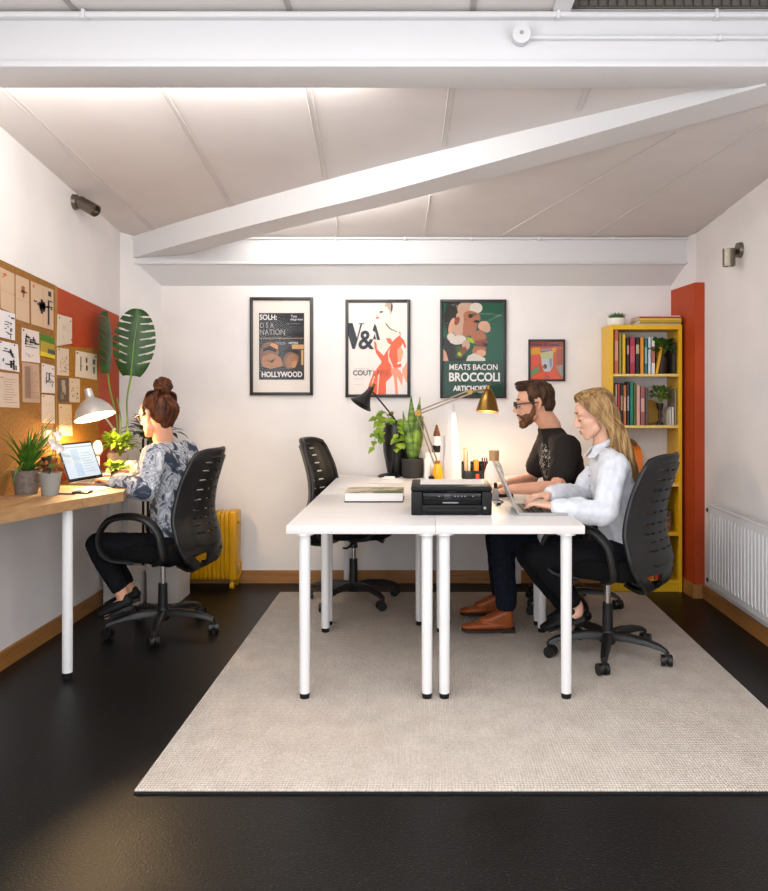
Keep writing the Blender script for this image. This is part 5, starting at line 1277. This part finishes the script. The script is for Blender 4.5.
def shoe(name, heel, toe, root, m_, sole_m, w=.042, h=.07, low=False):
    heel = V(heel); toe = V(toe); d = (toe - heel); L = d.length; d.normalize()
    sd = d.cross(V((0, 0, 1))).normalized(); up = sd.cross(d).normalized()
    def q(a, b, c): return heel + d * a * L + sd * b + up * c
    R = Matrix((d, sd, up)).transposed()
    b = MB()
    b.hullpts([(q(.13, 0, .03), (.035, w * .78, .026), R), (q(.55, 0, .028), (.05, w * .95, .026), R)]); b.hullpts([(q(.55, 0, .028), (.05, w * .95, .026), R), (q(.86, 0, .022), (.045, w * .72, .019), R)])
    if not low: b.hullpts([(q(.16, 0, .035), (.038, w * .85, .03), R), (q(.17, 0, h + .012), (.042, w * .92, .016), R), (q(.50, 0, .056), (.05, w * .8, .016), R)])
    else: b.hullpts([(q(.10, 0, .03), (.026, w * .74, .03), R), (q(.08, 0, h * .8), (.016, w * .6, .012), R)])
    s = fuse(name, b, m_, root, .004, 4)
    b = MB(); n = 22; pts = []
    for i in range(n):
        a = 2 * PI * i / n; x = .5 + .5 * math.cos(a) * 1.03; wd = w * (1.03 if x > .35 else .85) * (1 - max(0, x - .7) * .5)
        pts.append(q(x, math.copysign(abs(math.sin(a)) ** .6, math.sin(a)) * wd, 0))
    b.prism(pts, up * .010); b.prism([q(.0, -w * .75, -.009), q(.27, -w * .8, -.009), q(.27, w * .8, -.009), q(.0, w * .75, -.009)], up * .011)
    link('sole', b, sole_m, s)
    if not low:
        b = MB()
        for k in range(4):
            a = .34 + k * .065; b.tube([q(a, -.018, .068 - k * .006), q(a + .02, 0, .076 - k * .0065), q(a, .018, .068 - k * .006)], .0022, 6)
        link('laces', b, mat('laces', '6a3416', .8), s)
    return s
def limb(mb, *chain): mb.caps([(V(p), r) for p, r in chain])
def body_common(mb, J, male, H):
    k = 1.1 if male else 1.
    f = V(J['fwd']); L = V((-f.y, f.x, 0)); R = Matrix((f, L, V((0, 0, 1)))).transposed()
    H.build(mb)
    limb(mb, (H.p(-.028, 0, -.045), .052 * k), (V(J['neck']), .053 * k))
    ch, wa, pe = V(J['chest']), V(J['waist']), V(J['pelvis'])
    mb.hullpts([(V(J['neck']) - V((0, 0, .03)), (.05, .075 * k, .03), R), (ch, (.088 * k, .135 * k, .09), R)])
    mb.hullpts([(ch, (.088 * k, .135 * k, .09), R), (wa, (.075 * k, .115 * k, .06), R)])
    mb.hullpts([(wa, (.075 * k, .115 * k, .06), R), (pe, (.09 * k, .145 * k, .075), R)])
    for s in 'LR':
        sh, el, wr = V(J[s + 'sh']), V(J[s + 'el']), V(J[s + 'wr'])
        limb(mb, (ch + (sh - ch) * .55, .055 * k), (sh, .045 * k), (sh.lerp(el, .5), .040 * k), (el, .033 * k)); mid = el.lerp(wr, .3)
        limb(mb, (el, .034 * k), (mid, .035 * k), (wr, .023 * k))
        hd = V(J[s + 'hand']) - wr; limb(mb, (wr, .0225 * k), (wr + hd.normalized() * .012, .021 * k))
        hand(mb, wr, hd, J.get(s + 'up', (0, 0, 1)), s == 'R', .95 * k, J.get('curl', .8))
        hp, kn, an, to = V(J[s + 'hip']), V(J[s + 'kn']), V(J[s + 'an']), V(J[s + 'toe'])
        limb(mb, (hp, .078 * k), (kn, .052 * k)); limb(mb, (kn, .05 * k), (kn.lerp(an, .3), .05 * k), (an, .031 * k))
        dd = (to - an); low = V((0, 0, -.03 if male else 0)); limb(mb, (an, .03 * k), (an + V((0, 0, -.03)), .031 * k), (an.lerp(to, .6) + low, (.016 if male else .026)), (to, .012 if male else .018))
    return f, L, R
def strand(b, pts, r0, r1, n=6, seg=5):
    q = bez(pts, n); m = len(q) - 1
    b.tube(q, [r0 + (r1 - r0) * (i / m) ** 1.4 if i < m else r1 * .25 for i in range(m + 1)], seg)
def top_blobs(J, R, k, torso, sl_up, sl_lo, end=1., hem=None):
    b = MB(); ch, wa, pe, nk = V(J['chest']), V(J['waist']), V(J['pelvis']), V(J['neck'])
    t = torso
    b.hullpts([(nk - V((0, 0, .022 if k == 1. else .012)), (.062 * k, .080 * k, .020), R), (ch + V((0, 0, .02)), (t[0], t[1], .09), R)])
    b.hullpts([(ch, (t[0], t[1], .09), R), (wa, (t[2], t[3], .07), R)])
    b.hullpts([(wa, (t[2], t[3], .07), R), (pe if hem is None else V(hem), (t[4], t[5], .05), R)])
    for s in 'LR':
        sh, el, wr = V(J[s + 'sh']), V(J[s + 'el']), V(J[s + 'wr'])
        c0 = ch + (sh - ch) * .45
        b.hullpts([(nk + (sh - nk) * .28 + V((0, 0, -.022)), .040 * k), (sh + V((0, 0, .012)), sl_up[0] * .82), (ch + V((0, 0, .05)), .09)])
        b.hullpts([(nk - V((0, 0, .03)) + (sh - nk) * .35, .05 * k), (sh + V((0, 0, -.004)), sl_up[0])]); b.hullpts([(c0, (t[0] * .8, .06, .08), R), (sh, sl_up[0])])
        limb(b, (sh, sl_up[0]), (sh.lerp(el, .55), sl_up[1]), *([(el, sl_up[2])] if end >= .9 else []))
        if sl_lo: 
            e2 = el.lerp(wr, sl_lo[2]); limb(b, (el, sl_up[2]), (el.lerp(wr, .45), (sl_up[2] + sl_lo[0]) / 2 + .004), (el.lerp(wr, sl_lo[2] - .12), sl_lo[0] + .004), (e2, sl_lo[1]))
    return b
def trousers(J, R, name, m_, root, k=1., ank=.85, taper=.042, seatpad=True):
    b = MB(); pe = V(J['pelvis']); b.hullpts([(pe + V((0, 0, .05)), (.10 * k, .15 * k, .05), R), (pe, (.115 * k, .17 * k, .075), R)])
    for s in 'LR':
        hp, kn, an = V(J[s + 'hip']), V(J[s + 'kn']), V(J[s + 'an'])
        limb(b, (hp, .092 * k), (hp.lerp(kn, .5), .078 * k), (kn, .062 * k)); e = kn.lerp(an, ank); limb(b, (kn, .061 * k), (kn.lerp(an, .35), .059 * k), (e, taper * k))
    return fuse(name, b, m_, root, .007, 5, .004, 14.)

# ------------------------------------------------ woman in the white shirt
J = dict(fwd=(-1, .05, 0), neck=P(604, 443, 3.84), chest=P(612, 477, 3.83), waist=P(622, 525, 3.84), pelvis=P(627, 550, 3.84),
         Lsh=P(615, 465, 3.67), Rsh=P(604, 458, 4.0), Lel=P(603, 514, 3.58), Rel=P(580, 496, 4.02), Lwr=P(556, 506.5, 3.57), Rwr=P(549, 495, 3.79), Lhand=P(530, 502, 3.61), Rhand=P(524, 497, 3.72),
         Lhip=P(624, 558, 3.74), Rhip=P(622, 555, 3.95), Lkn=P(538, 556, 3.73), Rkn=P(528, 556, 3.95), Lan=P(577, 606, 3.86), Ran=P(567, 610, 4.02), Ltoe=P(553, 629, 3.88), Rtoe=P(549, 628, 4.04))
root = thing('person', 'woman with long blonde hair in a white shirt typing on the silver laptop', 'person', (.87, 3.84, .0135))
H = Head(P(594.5, 414, 3.83), 177, 17, .98); W = H
b = MB(); f, L, R = body_common(b, J, False, H); fuse('body', b, M_skin2, root, .0042, 5)
H.face(root, brow='7a5a3c')
tb = top_blobs(J, R, 1., (.108, .165, .118, .158, .130, .182), (.066, .062, .06), (.047, .04, .93), hem=P(628, 556, 3.84))
for s in 'LR': # cuffs
    wr, el = V(J[s + 'wr']), V(J[s + 'el']); limb(tb, (el.lerp(wr, .80), .043), (el.lerp(wr, .95), .041))
fuse('shirt', tb, mat('white_shirt', 'd3d6db', .85, 0, .2, 'c9ccd3', 30., bump=.25, bscale=90.), root, .006, 3, .014, 12., (1, 1, .7))
b = MB(); nk = V(J['neck']); 
ring = [nk + V((0, 0, .0)) + R @ V((.064 * math.cos(a) + .002, .066 * math.sin(a), -.03 * math.cos(a))) for a in [.75 + (2 * PI - 1.5) * i / 22 for i in range(23)]]
b.tube(ring, .012, 8, flat=(1.1, .6)); [b.prism([ring[e], ring[e] + R @ V((.035, sg * .018, -.05)), ring[e] + R @ V((.012, sg * .05, -.045)), ring[e] + R @ V((-.03, sg * .04, -.005))], R @ V((.004, sg * .004, .004))) for e, sg in ((0, 1), (-1, -1))]; col = link('collar', b, MATS['white_shirt'], root, 60)
b = MB()
for i in range(4):
    p = V(J['chest']) + R @ V((.118 - .004 * i, .035, .06 - .05 * i)); b.sph(p, .006, sub=2)
link('buttons', b, mat('button_grey', 'a9a8a8', .4), root)
trousers(J, R, 'trousers', M_trouser, root, .98, .86, .045)
for s, hl in (('L', V(J['Lan']) + V((.035, 0, -.055))), ('R', V(J['Ran']) + V((.035, 0, -.055)))): shoe('shoe', hl, V(J[s + 'toe']) + V((-.02, 0, -.012)), root, M_blackm, M_black, .037, .06)
M_blonde = hair_mat('blonde_hair', '6f5131', 'a98657'); M_blonde2 = hair_mat('blonde_hair_light', '8a683f', 'bb9a69')
b = MB(); H.ell(b, (-.024, 0, .036), (.094, .083, .091)); H.ell(b, (-.018, 0, .064), (.083, .070, .064)); H.ell(b, (-.06, 0, -.02), (.062, .080, .085))
back = P(632, 470, 3.84); b.hullpts([(H.p(-.06, 0, -.03), (.055, .080, .05)), (P(618, 446, 3.84), (.048, .095, .05))]); b.hullpts([(P(618, 446, 3.84), (.048, .095, .05)), (P(627, 462, 3.84), (.03, .085, .05))]); b.hullpts([(P(627, 462, 3.84), (.03, .085, .05)), (P(634, 486, 3.84), (.014, .07, .03))])
hr = fuse('hair', b, M_blonde, root, .006, 4, .004, 22., (1, 1, .25))
rr = random.Random(17); b1 = MB(); b2 = MB()
for i in range(230):
    sg = 1 if rr.random() < .62 else -1; t = rr.random(); back_ = t
    st = H.p(.062 - .145 * t, sg * rr.uniform(.002, .014), .104 + .018 * math.sin(PI * min(1, t + .15)))
    j = rr.uniform(-.006, .006); fr = 1 - t
    m1 = H.p(.060 * fr - .065 * t, sg * (.066 + j), .080 + j); m2 = H.p(.034 * fr - .07 * t - .008 + j, sg * (.086 + j), .022 + j)
    m3 = H.p(-.012 - .06 * t + j, sg * (.090 + j), -.035); m4 = H.p(-.03 - .075 * t, sg * (.092 + j), -.105)
    px = 611 + 20 * t + rr.uniform(-3, 3); m5 = P(px + 2, 460 + rr.uniform(-4, 4), 3.84 - sg * rr.uniform(.03, .13)); en = P(min(640, px + 8 + 8 * (1 - t)), rr.uniform(478, 503), 3.84 - sg * rr.uniform(.01, .11))
    strand(b1 if rr.random() < .5 else b2, [st, m1, m2, m3, m4, m5, en], .0062, .004, 4)
link('hair_strands', b1, M_blonde, hr, 60); link('hair_strands', b2, M_blonde2, hr, 60)
b = MB(); b.sph(H.p(-.004, .088, -.032), .0055, sub=2); link('earring', b, M_white, root)

# ------------------------------------------------ bearded man
J = dict(fwd=(-1, -.06, 0), neck=P(551, 427, 4.42), chest=P(561, 464, 4.42), waist=P(577, 517, 4.43), pelvis=P(590, 549, 4.45),
         Lsh=P(566, 449, 4.23), Rsh=P(548, 442, 4.61), Lel=P(557, 488, 4.10), Rel=P(531, 480, 4.66), Lwr=P(513, 489, 4.10), Rwr=P(506, 484, 4.42), Lhand=P(494, 491, 4.16), Rhand=P(489, 487, 4.34),
         Lhip=P(592, 556, 4.34), Rhip=P(590, 553, 4.55), Lkn=P(502, 541, 4.22), Rkn=P(496, 538, 4.53), Lan=P(507, 613, 4.22), Ran=P(502, 599, 4.53), Ltoe=P(466, 628, 4.2), Rtoe=P(468, 612, 4.51))
root = thing('person', 'bearded man in a black t-shirt and glasses leaning on the white desk', 'person', (.6, 4.43, .0135))
H = Head(P(534, 403.5, 4.4), 181, 6, 1.03, True)
b = MB(); f, L, R = body_common(b, J, True, H); fuse('body', b, M_skin, root, .0045, 5)
H.face(root, brow='3a2618')
ctr = V(J['chest']) + R @ V((.115, .05, .02))
tb = top_blobs(J, R, 1.1, (.118, .185, .118, .165, .122, .168), (.078, .073, .06), None, end=.6, hem=P(588, 545, 4.45))
for s in 'LR':
    sh, el = V(J[s + 'sh']), V(J[s + 'el']); limb(tb, (sh, .078), (sh.lerp(el, .62), .068))
fuse('t_shirt', tb, tee_mat(ctr), root, .007, 4, .010, 8., (1, 1, .7))
trousers(J, R, 'trousers', M_navy, root, 1.06, .86, .055)
M_tan = mat('tan_leather', '9c4f20', .4, 0, .4, '87421a', 18.); M_sole = mat('dark_sole', '2b1a12', .7)
shoe('shoe', (.46, 4.215, .025), (.185, 4.195, .025), root, M_tan, M_sole, .046, .085)
shoe('shoe', (.44, 4.53, .025), (.19, 4.50, .025), root, M_tan, M_sole, .046, .085)
M_brown = hair_mat('brown_hair', '2c1b10', '4f3420'); M_beard = hair_mat('beard_hair', '4a2f1c', '6e4629')
b = MB(); H.ell(b, (-.024, 0, .042), (.093, .0815, .084)); H.ell(b, (.0, 0, .085), (.079, .064, .041)); H.ell(b, (-.062, 0, .0), (.05, .071, .066))
H.cap(b, [((.058, .03, .088), .021), ((.064, -.02, .091), .022)])
for q in (-1, 1): H.cap(b, [((.028, q * .07, .035), .012), ((.015, q * .0735, .0), .009)])
hr = fuse('hair', b, M_brown, root, .005, 3, .006, 34., (1, 1, .5))
rr = random.Random(5); b = MB()
for i in range(150):
    y = rr.uniform(-.06, .06); x = rr.uniform(-.08, .06); z = .119 - .6 * (abs(y) ** 2) * 10 - max(0, -x - .02) * .5
    strand(b, [H.p(x - .02, y, z - .012), H.p(x, y * 1.03, z + .004), H.p(x + .022, y, z + .003), H.p(x + .034, y * .98, z - .008)], .0045, .002, 3)
link('hair_strands', b, M_brown, hr, 60)
b = MB()
H.cap(b, [((.012, .068, -.012), .008), ((.020, .061, -.05), .015), ((.05, .038, -.090), .021), ((.072, .012, -.108), .020), ((.072, -.012, -.108), .020), ((.05, -.038, -.090), .021), ((.020, -.061, -.05), .015), ((.012, -.068, -.012), .008)])
H.ell(b, (.043, .032, -.074), (.034, .029, .034)); H.ell(b, (.043, -.032, -.074), (.034, .029, .034)); H.ell(b, (.071, 0, -.093), (.022, .026, .017))
for q in (-1, 1): H.cap(b, [((.092, q * .004, -.051), .006), ((.084, q * .022, -.058), .007), ((.072, q * .032, -.078), .009)])
fuse('beard', b, M_beard, root, .004, 3, .005, 60.)
def glasses(H, root, m_, r=.021, thick=.0022):
    g = MB()
    for q in (-1, 1):
        pts = [H.p(.1, q * .033 + .026 * math.cos(a), .0 + r * .85 * math.sin(a)) for a in [2 * PI * i / 20 for i in range(21)]]; g.tube(pts, thick, 6, False)
        g.tube([H.p(.1, q * .058, .006), H.p(.05, q * .079, .008), H.p(-.01, q * .083, .008), H.p(-.03, q * .081, -.006)], [thick * 1.3, thick * 1.3, thick, thick], 6)
    g.tube([H.p(.1, .008, .004), H.p(.103, 0, .007), H.p(.1, -.008, .004)], thick, 6)
    o = link('glasses', g, m_, root, 60)
    for q in (-1, 1):
        l = MB(); l.poly([H.p(.1, q * .033 + .025 * math.cos(a), r * .83 * math.sin(a)) for a in [2 * PI * i / 20 for i in range(20)]]); link('lens', l, M_glass, o, 0)
glasses(H, root, mat('glasses_black', '141212', .3), .022, .003)

# ------------------------------------------------ woman in the patterned blouse
sh0 = P(170, 454, 4.27)
J = dict(fwd=V((-.978, .208, 0)), neck=P(163, 440, 4.27), chest=P(171, 476, 4.27), waist=P(176, 520, 4.27), pelvis=P(175, 547, 4.27),
         Lsh=sh0 + V((-.033, -.165, 0)), Rsh=sh0 + V((.033, .165, 0)), Lel=P(146, 489, 3.99), Rel=V((-1.42, 4.54, .80)), Lwr=P(114, 482.5, 4.02), Rwr=V((-1.585, 4.40, .845)), Lhand=P(97, 476, 4.10), Rhand=V((-1.69, 4.34, .85)),
         Lhip=P(170, 550, 4.16), Rhip=P(178, 547, 4.38), Lkn=P(97, 544, 4.10), Rkn=P(104, 548, 4.32), Lan=P(123, 597, 4.12), Ran=P(131, 590, 4.30), Ltoe=P(106, 616, 4.08), Rtoe=P(112, 606, 4.26))
root = thing('person', 'woman with a brown bun and patterned blouse working at the wooden wall desk', 'person', (-1.4, 4.27, .001))
H = Head(P(156.5, 415, 4.26), 156, 10, .98)
b = MB(); f, L, R = body_common(b, J, False, H); fuse('body', b, M_skin, root, .0042, 5)
H.face(root, brow='4a2f1c')
tb = top_blobs(J, R, 1., (.112, .165, .122, .16, .128, .172), (.068, .066, .066), (.054, .047, .93), hem=P(178, 545, 4.27))
fuse('blouse', tb, blouse_mat(), root, .006, 5, .009, 8., (1, 1, .7))
trousers(J, R, 'trousers', M_trouser, root, .98, .80, .044)
for s in 'LR':
    an = V(J[s + 'an']); shoe('shoe', an + V((.05, .0, -.045)), V(J[s + 'toe']) + V((-.02, 0, -.012)), root, M_blackm, M_black, .037, .075, True)
M_bun = hair_mat('auburn_brown_hair', '33190c', '643820')
b = MB(); H.ell(b, (-.024, 0, .038), (.094, .083, .088)); H.ell(b, (-.052, 0, -.004), (.060, .074, .066)); H.ell(b, (-.014, 0, .062), (.080, .069, .062)); H.ell(b, (-.05, 0, -.055), (.032, .042, .035))
hr = fuse('hair', b, M_bun, root, .005, 3, .003, 26., (1, 1, .4))
bunc = V((-.072, 0, .148)); rr = random.Random(8); b = MB()
for i in range(240):
    a = rr.uniform(0, 2 * PI); sg = 1 if a < PI else -1
    u = rr.random()
    if u < .3: ph = rr.uniform(-1.1, 1.1); st = (.064 * math.cos(ph) - .012, .062 * math.sin(ph), .084); mid = (-.01, st[1] * .9, .126)
    elif u < .62:
        s_ = rr.choice((-1, 1)); x_ = rr.uniform(-.07, .03); st = (x_, s_ * .082 * math.sqrt(1 - ((x_ + .02) / .1) ** 2), rr.uniform(.0, .05)); mid = (st[0] * .6 - .05, s_ * .07, .095)
    else: st = (-.068, rr.uniform(-.032, .032), -.075); mid = (-.122, st[1] * 1.4, .02)
    strand(b, [H.p(*st), H.p(*mid), H.p(-.066, mid[1] * .35, .128), H.p(*bunc)], .0045, .003, 5)
link('hair_strands', b, M_bun, hr, 60)
b = MB()
for i in range(46):
    ax = V((rr.uniform(-1, 1), rr.uniform(-1, 1), rr.uniform(-.5, 1))).normalized(); o = ax.orthogonal().normalized(); o2 = ax.cross(o); r0 = rr.uniform(.028, .045)
    pts = [H.p(*(bunc + o * r0 * math.cos(q) + o2 * r0 * math.sin(q) + ax * rr.uniform(-.006, .014))) for q in [rr.uniform(0, 6) + .45 * k for k in range(9)][:1] and [i + .5 * k for k in range(10)]]
    strand(b, pts, .008, .006, 2)
b.sph(H.p(*bunc), .036, sub=3); link('bun', b, M_bun, hr, 60)
glasses(H, root, mat('glasses_thin', '2a1f18', .3), .02, .0016)

# ================================================================== light, sky, camera
def area(name, loc, rot, sx, sy, watt, col):
    l = bpy.data.lights.new(name, 'AREA'); l.shape = 'RECTANGLE'; l.size = sx; l.size_y = sy; l.energy = watt; l.color = col
    o = bpy.data.objects.new(name, l); COL.objects.link(o); o.location = loc; o.rotation_euler = rot; return o
area('window_daylight', (-.1, FY + .02, 1.5), (math.radians(90), 0, 0), 3.3, 1.7, 13, (1., .99, .98))  # daylight added through the unseen front window
area('window_ground_bounce', (-.1, FY + .03, .62), (math.radians(125), 0, 0), 3.3, .5, 7, (1., .99, .97))  # upward fill added to brighten the ceiling
for sx, X in ((1, LX + .01), (-1, RX - .01)):
    area('side_window_daylight', (X, .3, 1.7), (math.radians(90), 0, math.radians(-90 * sx)), 2.2, 1.1, 19 if sx > 0 else 9, (1., .99, .975))  # fill added at the unseen side windows
    area('side_window_ground_bounce', (X, .3, 1.0), (math.radians(125), 0, math.radians(-90 * sx)), 2.2, .3, 5, (1., .985, .96))  # upward fill added at the sides for the ceiling
area('roof_window_daylight', (-.1, 1.1, Hc + .05), (0, 0, 0), 2.3, 1.5, 24, (1., .99, .975))  # fill added at the unseen roof opening
# unseen fill light added behind the front beam to brighten the back half
bt = thing('batten_lamp', 'long LED batten lamp on the far side of the front beam', 'lamp', (-1.06, 3.03, 2.44))
b = MB(); b.box((-1.9, 3.001, 2.437), (-.22, 3.02, 2.50), .002); link('housing', b, M_beam, bt, 0)
b = MB(); b.box((-1.88, 3.02, 2.442), (-.24, 3.026, 2.494), .002); link('diffuser', b, mat('led_diffuser', 'ffffff', .5, emit='fff4e6', estr=1.5), bt, 0)
area('batten_light', (-1.06, 3.03, 2.468), (math.radians(80), 0, 0), 1.62, .05, 7.5, (1., .975, .945))
# second unseen fill light, added behind the diagonal beam for the right side
u_ = (B - A).normalized(); nn = V((n_.x, n_.y, 0)).normalized()
p0, p1 = A.lerp(B, .2) + n_ + nn * .004, A.lerp(B, .56) + n_ + nn * .004
z0_, z1_ = ceil_h(p0.x, p0.y) - .05, ceil_h(p1.x, p1.y) - .05
bt = thing('batten_lamp', 'LED batten lamp on the far side of the diagonal beam', 'lamp', (p0 + p1) / 2 + V((0, 0, z0_)))
b = MB(); b.prism([p0 + V((0, 0, z0_ - .03)), p1 + V((0, 0, z1_ - .03)), p1 + V((0, 0, z1_ + .02)), p0 + V((0, 0, z0_ + .02))], nn * .018); link('housing', b, M_beam, bt, 0)
b = MB(); b.prism([p0 + u_ * .02 + nn * .018 + V((0, 0, z0_ - .026)), p1 - u_ * .02 + nn * .018 + V((0, 0, z1_ - .026)), p1 - u_ * .02 + nn * .018 + V((0, 0, z1_ + .016)), p0 + u_ * .02 + nn * .018 + V((0, 0, z0_ + .016))], nn * .006); link('diffuser', b, MATS['led_diffuser'], bt, 0)
mid_ = (p0 + p1) / 2 + nn * .03; dirv = V((nn.x, nn.y, -.28)); ul = V((u_.x, u_.y, (z1_ - z0_) / (p1 - p0).length)).normalized()
lo = area('batten_light', (mid_.x, mid_.y, (z0_ + z1_) / 2 - .005), (0, 0, 0), (p1 - p0).length - .05, .04, 4.4, (1., .975, .945))
zc = -dirv.normalized(); xc = (ul - zc * ul.dot(zc)).normalized(); yc_ = zc.cross(xc); lo.rotation_euler = Matrix((xc, yc_, zc)).transposed().to_euler()
w = bpy.data.worlds.new('sky'); w.use_nodes = True; scene.world = w
nt = w.node_tree; bg = nt.nodes['Background']; bg.inputs['Color'].default_value = (.80, .86, 1., 1); bg.inputs['Strength'].default_value = 1.0
cam = bpy.data.cameras.new('camera'); co = bpy.data.objects.new('camera', cam); COL.objects.link(co)
cam.sensor_fit = 'HORIZONTAL'; cam.sensor_width = 36; cam.lens = 36 * F / 768
cam.shift_x = -(CX - 384) / 768; cam.shift_y = -(445.5 - CY) / 768; cam.clip_start = .05
co.location = (0, 0, EYE); co.rotation_euler = (PI / 2, 0, 0); scene.camera = co
vs = scene.view_settings; vs.view_transform = 'Standard'; vs.look = 'None'; vs.gamma = 1; vs.exposure = 1.06; vs.use_curve_mapping = False
scene.cycles.use_denoising = True; scene.cycles.max_bounces = 8; scene.cycles.diffuse_bounces = 5; scene.cycles.sample_clamp_indirect = 6
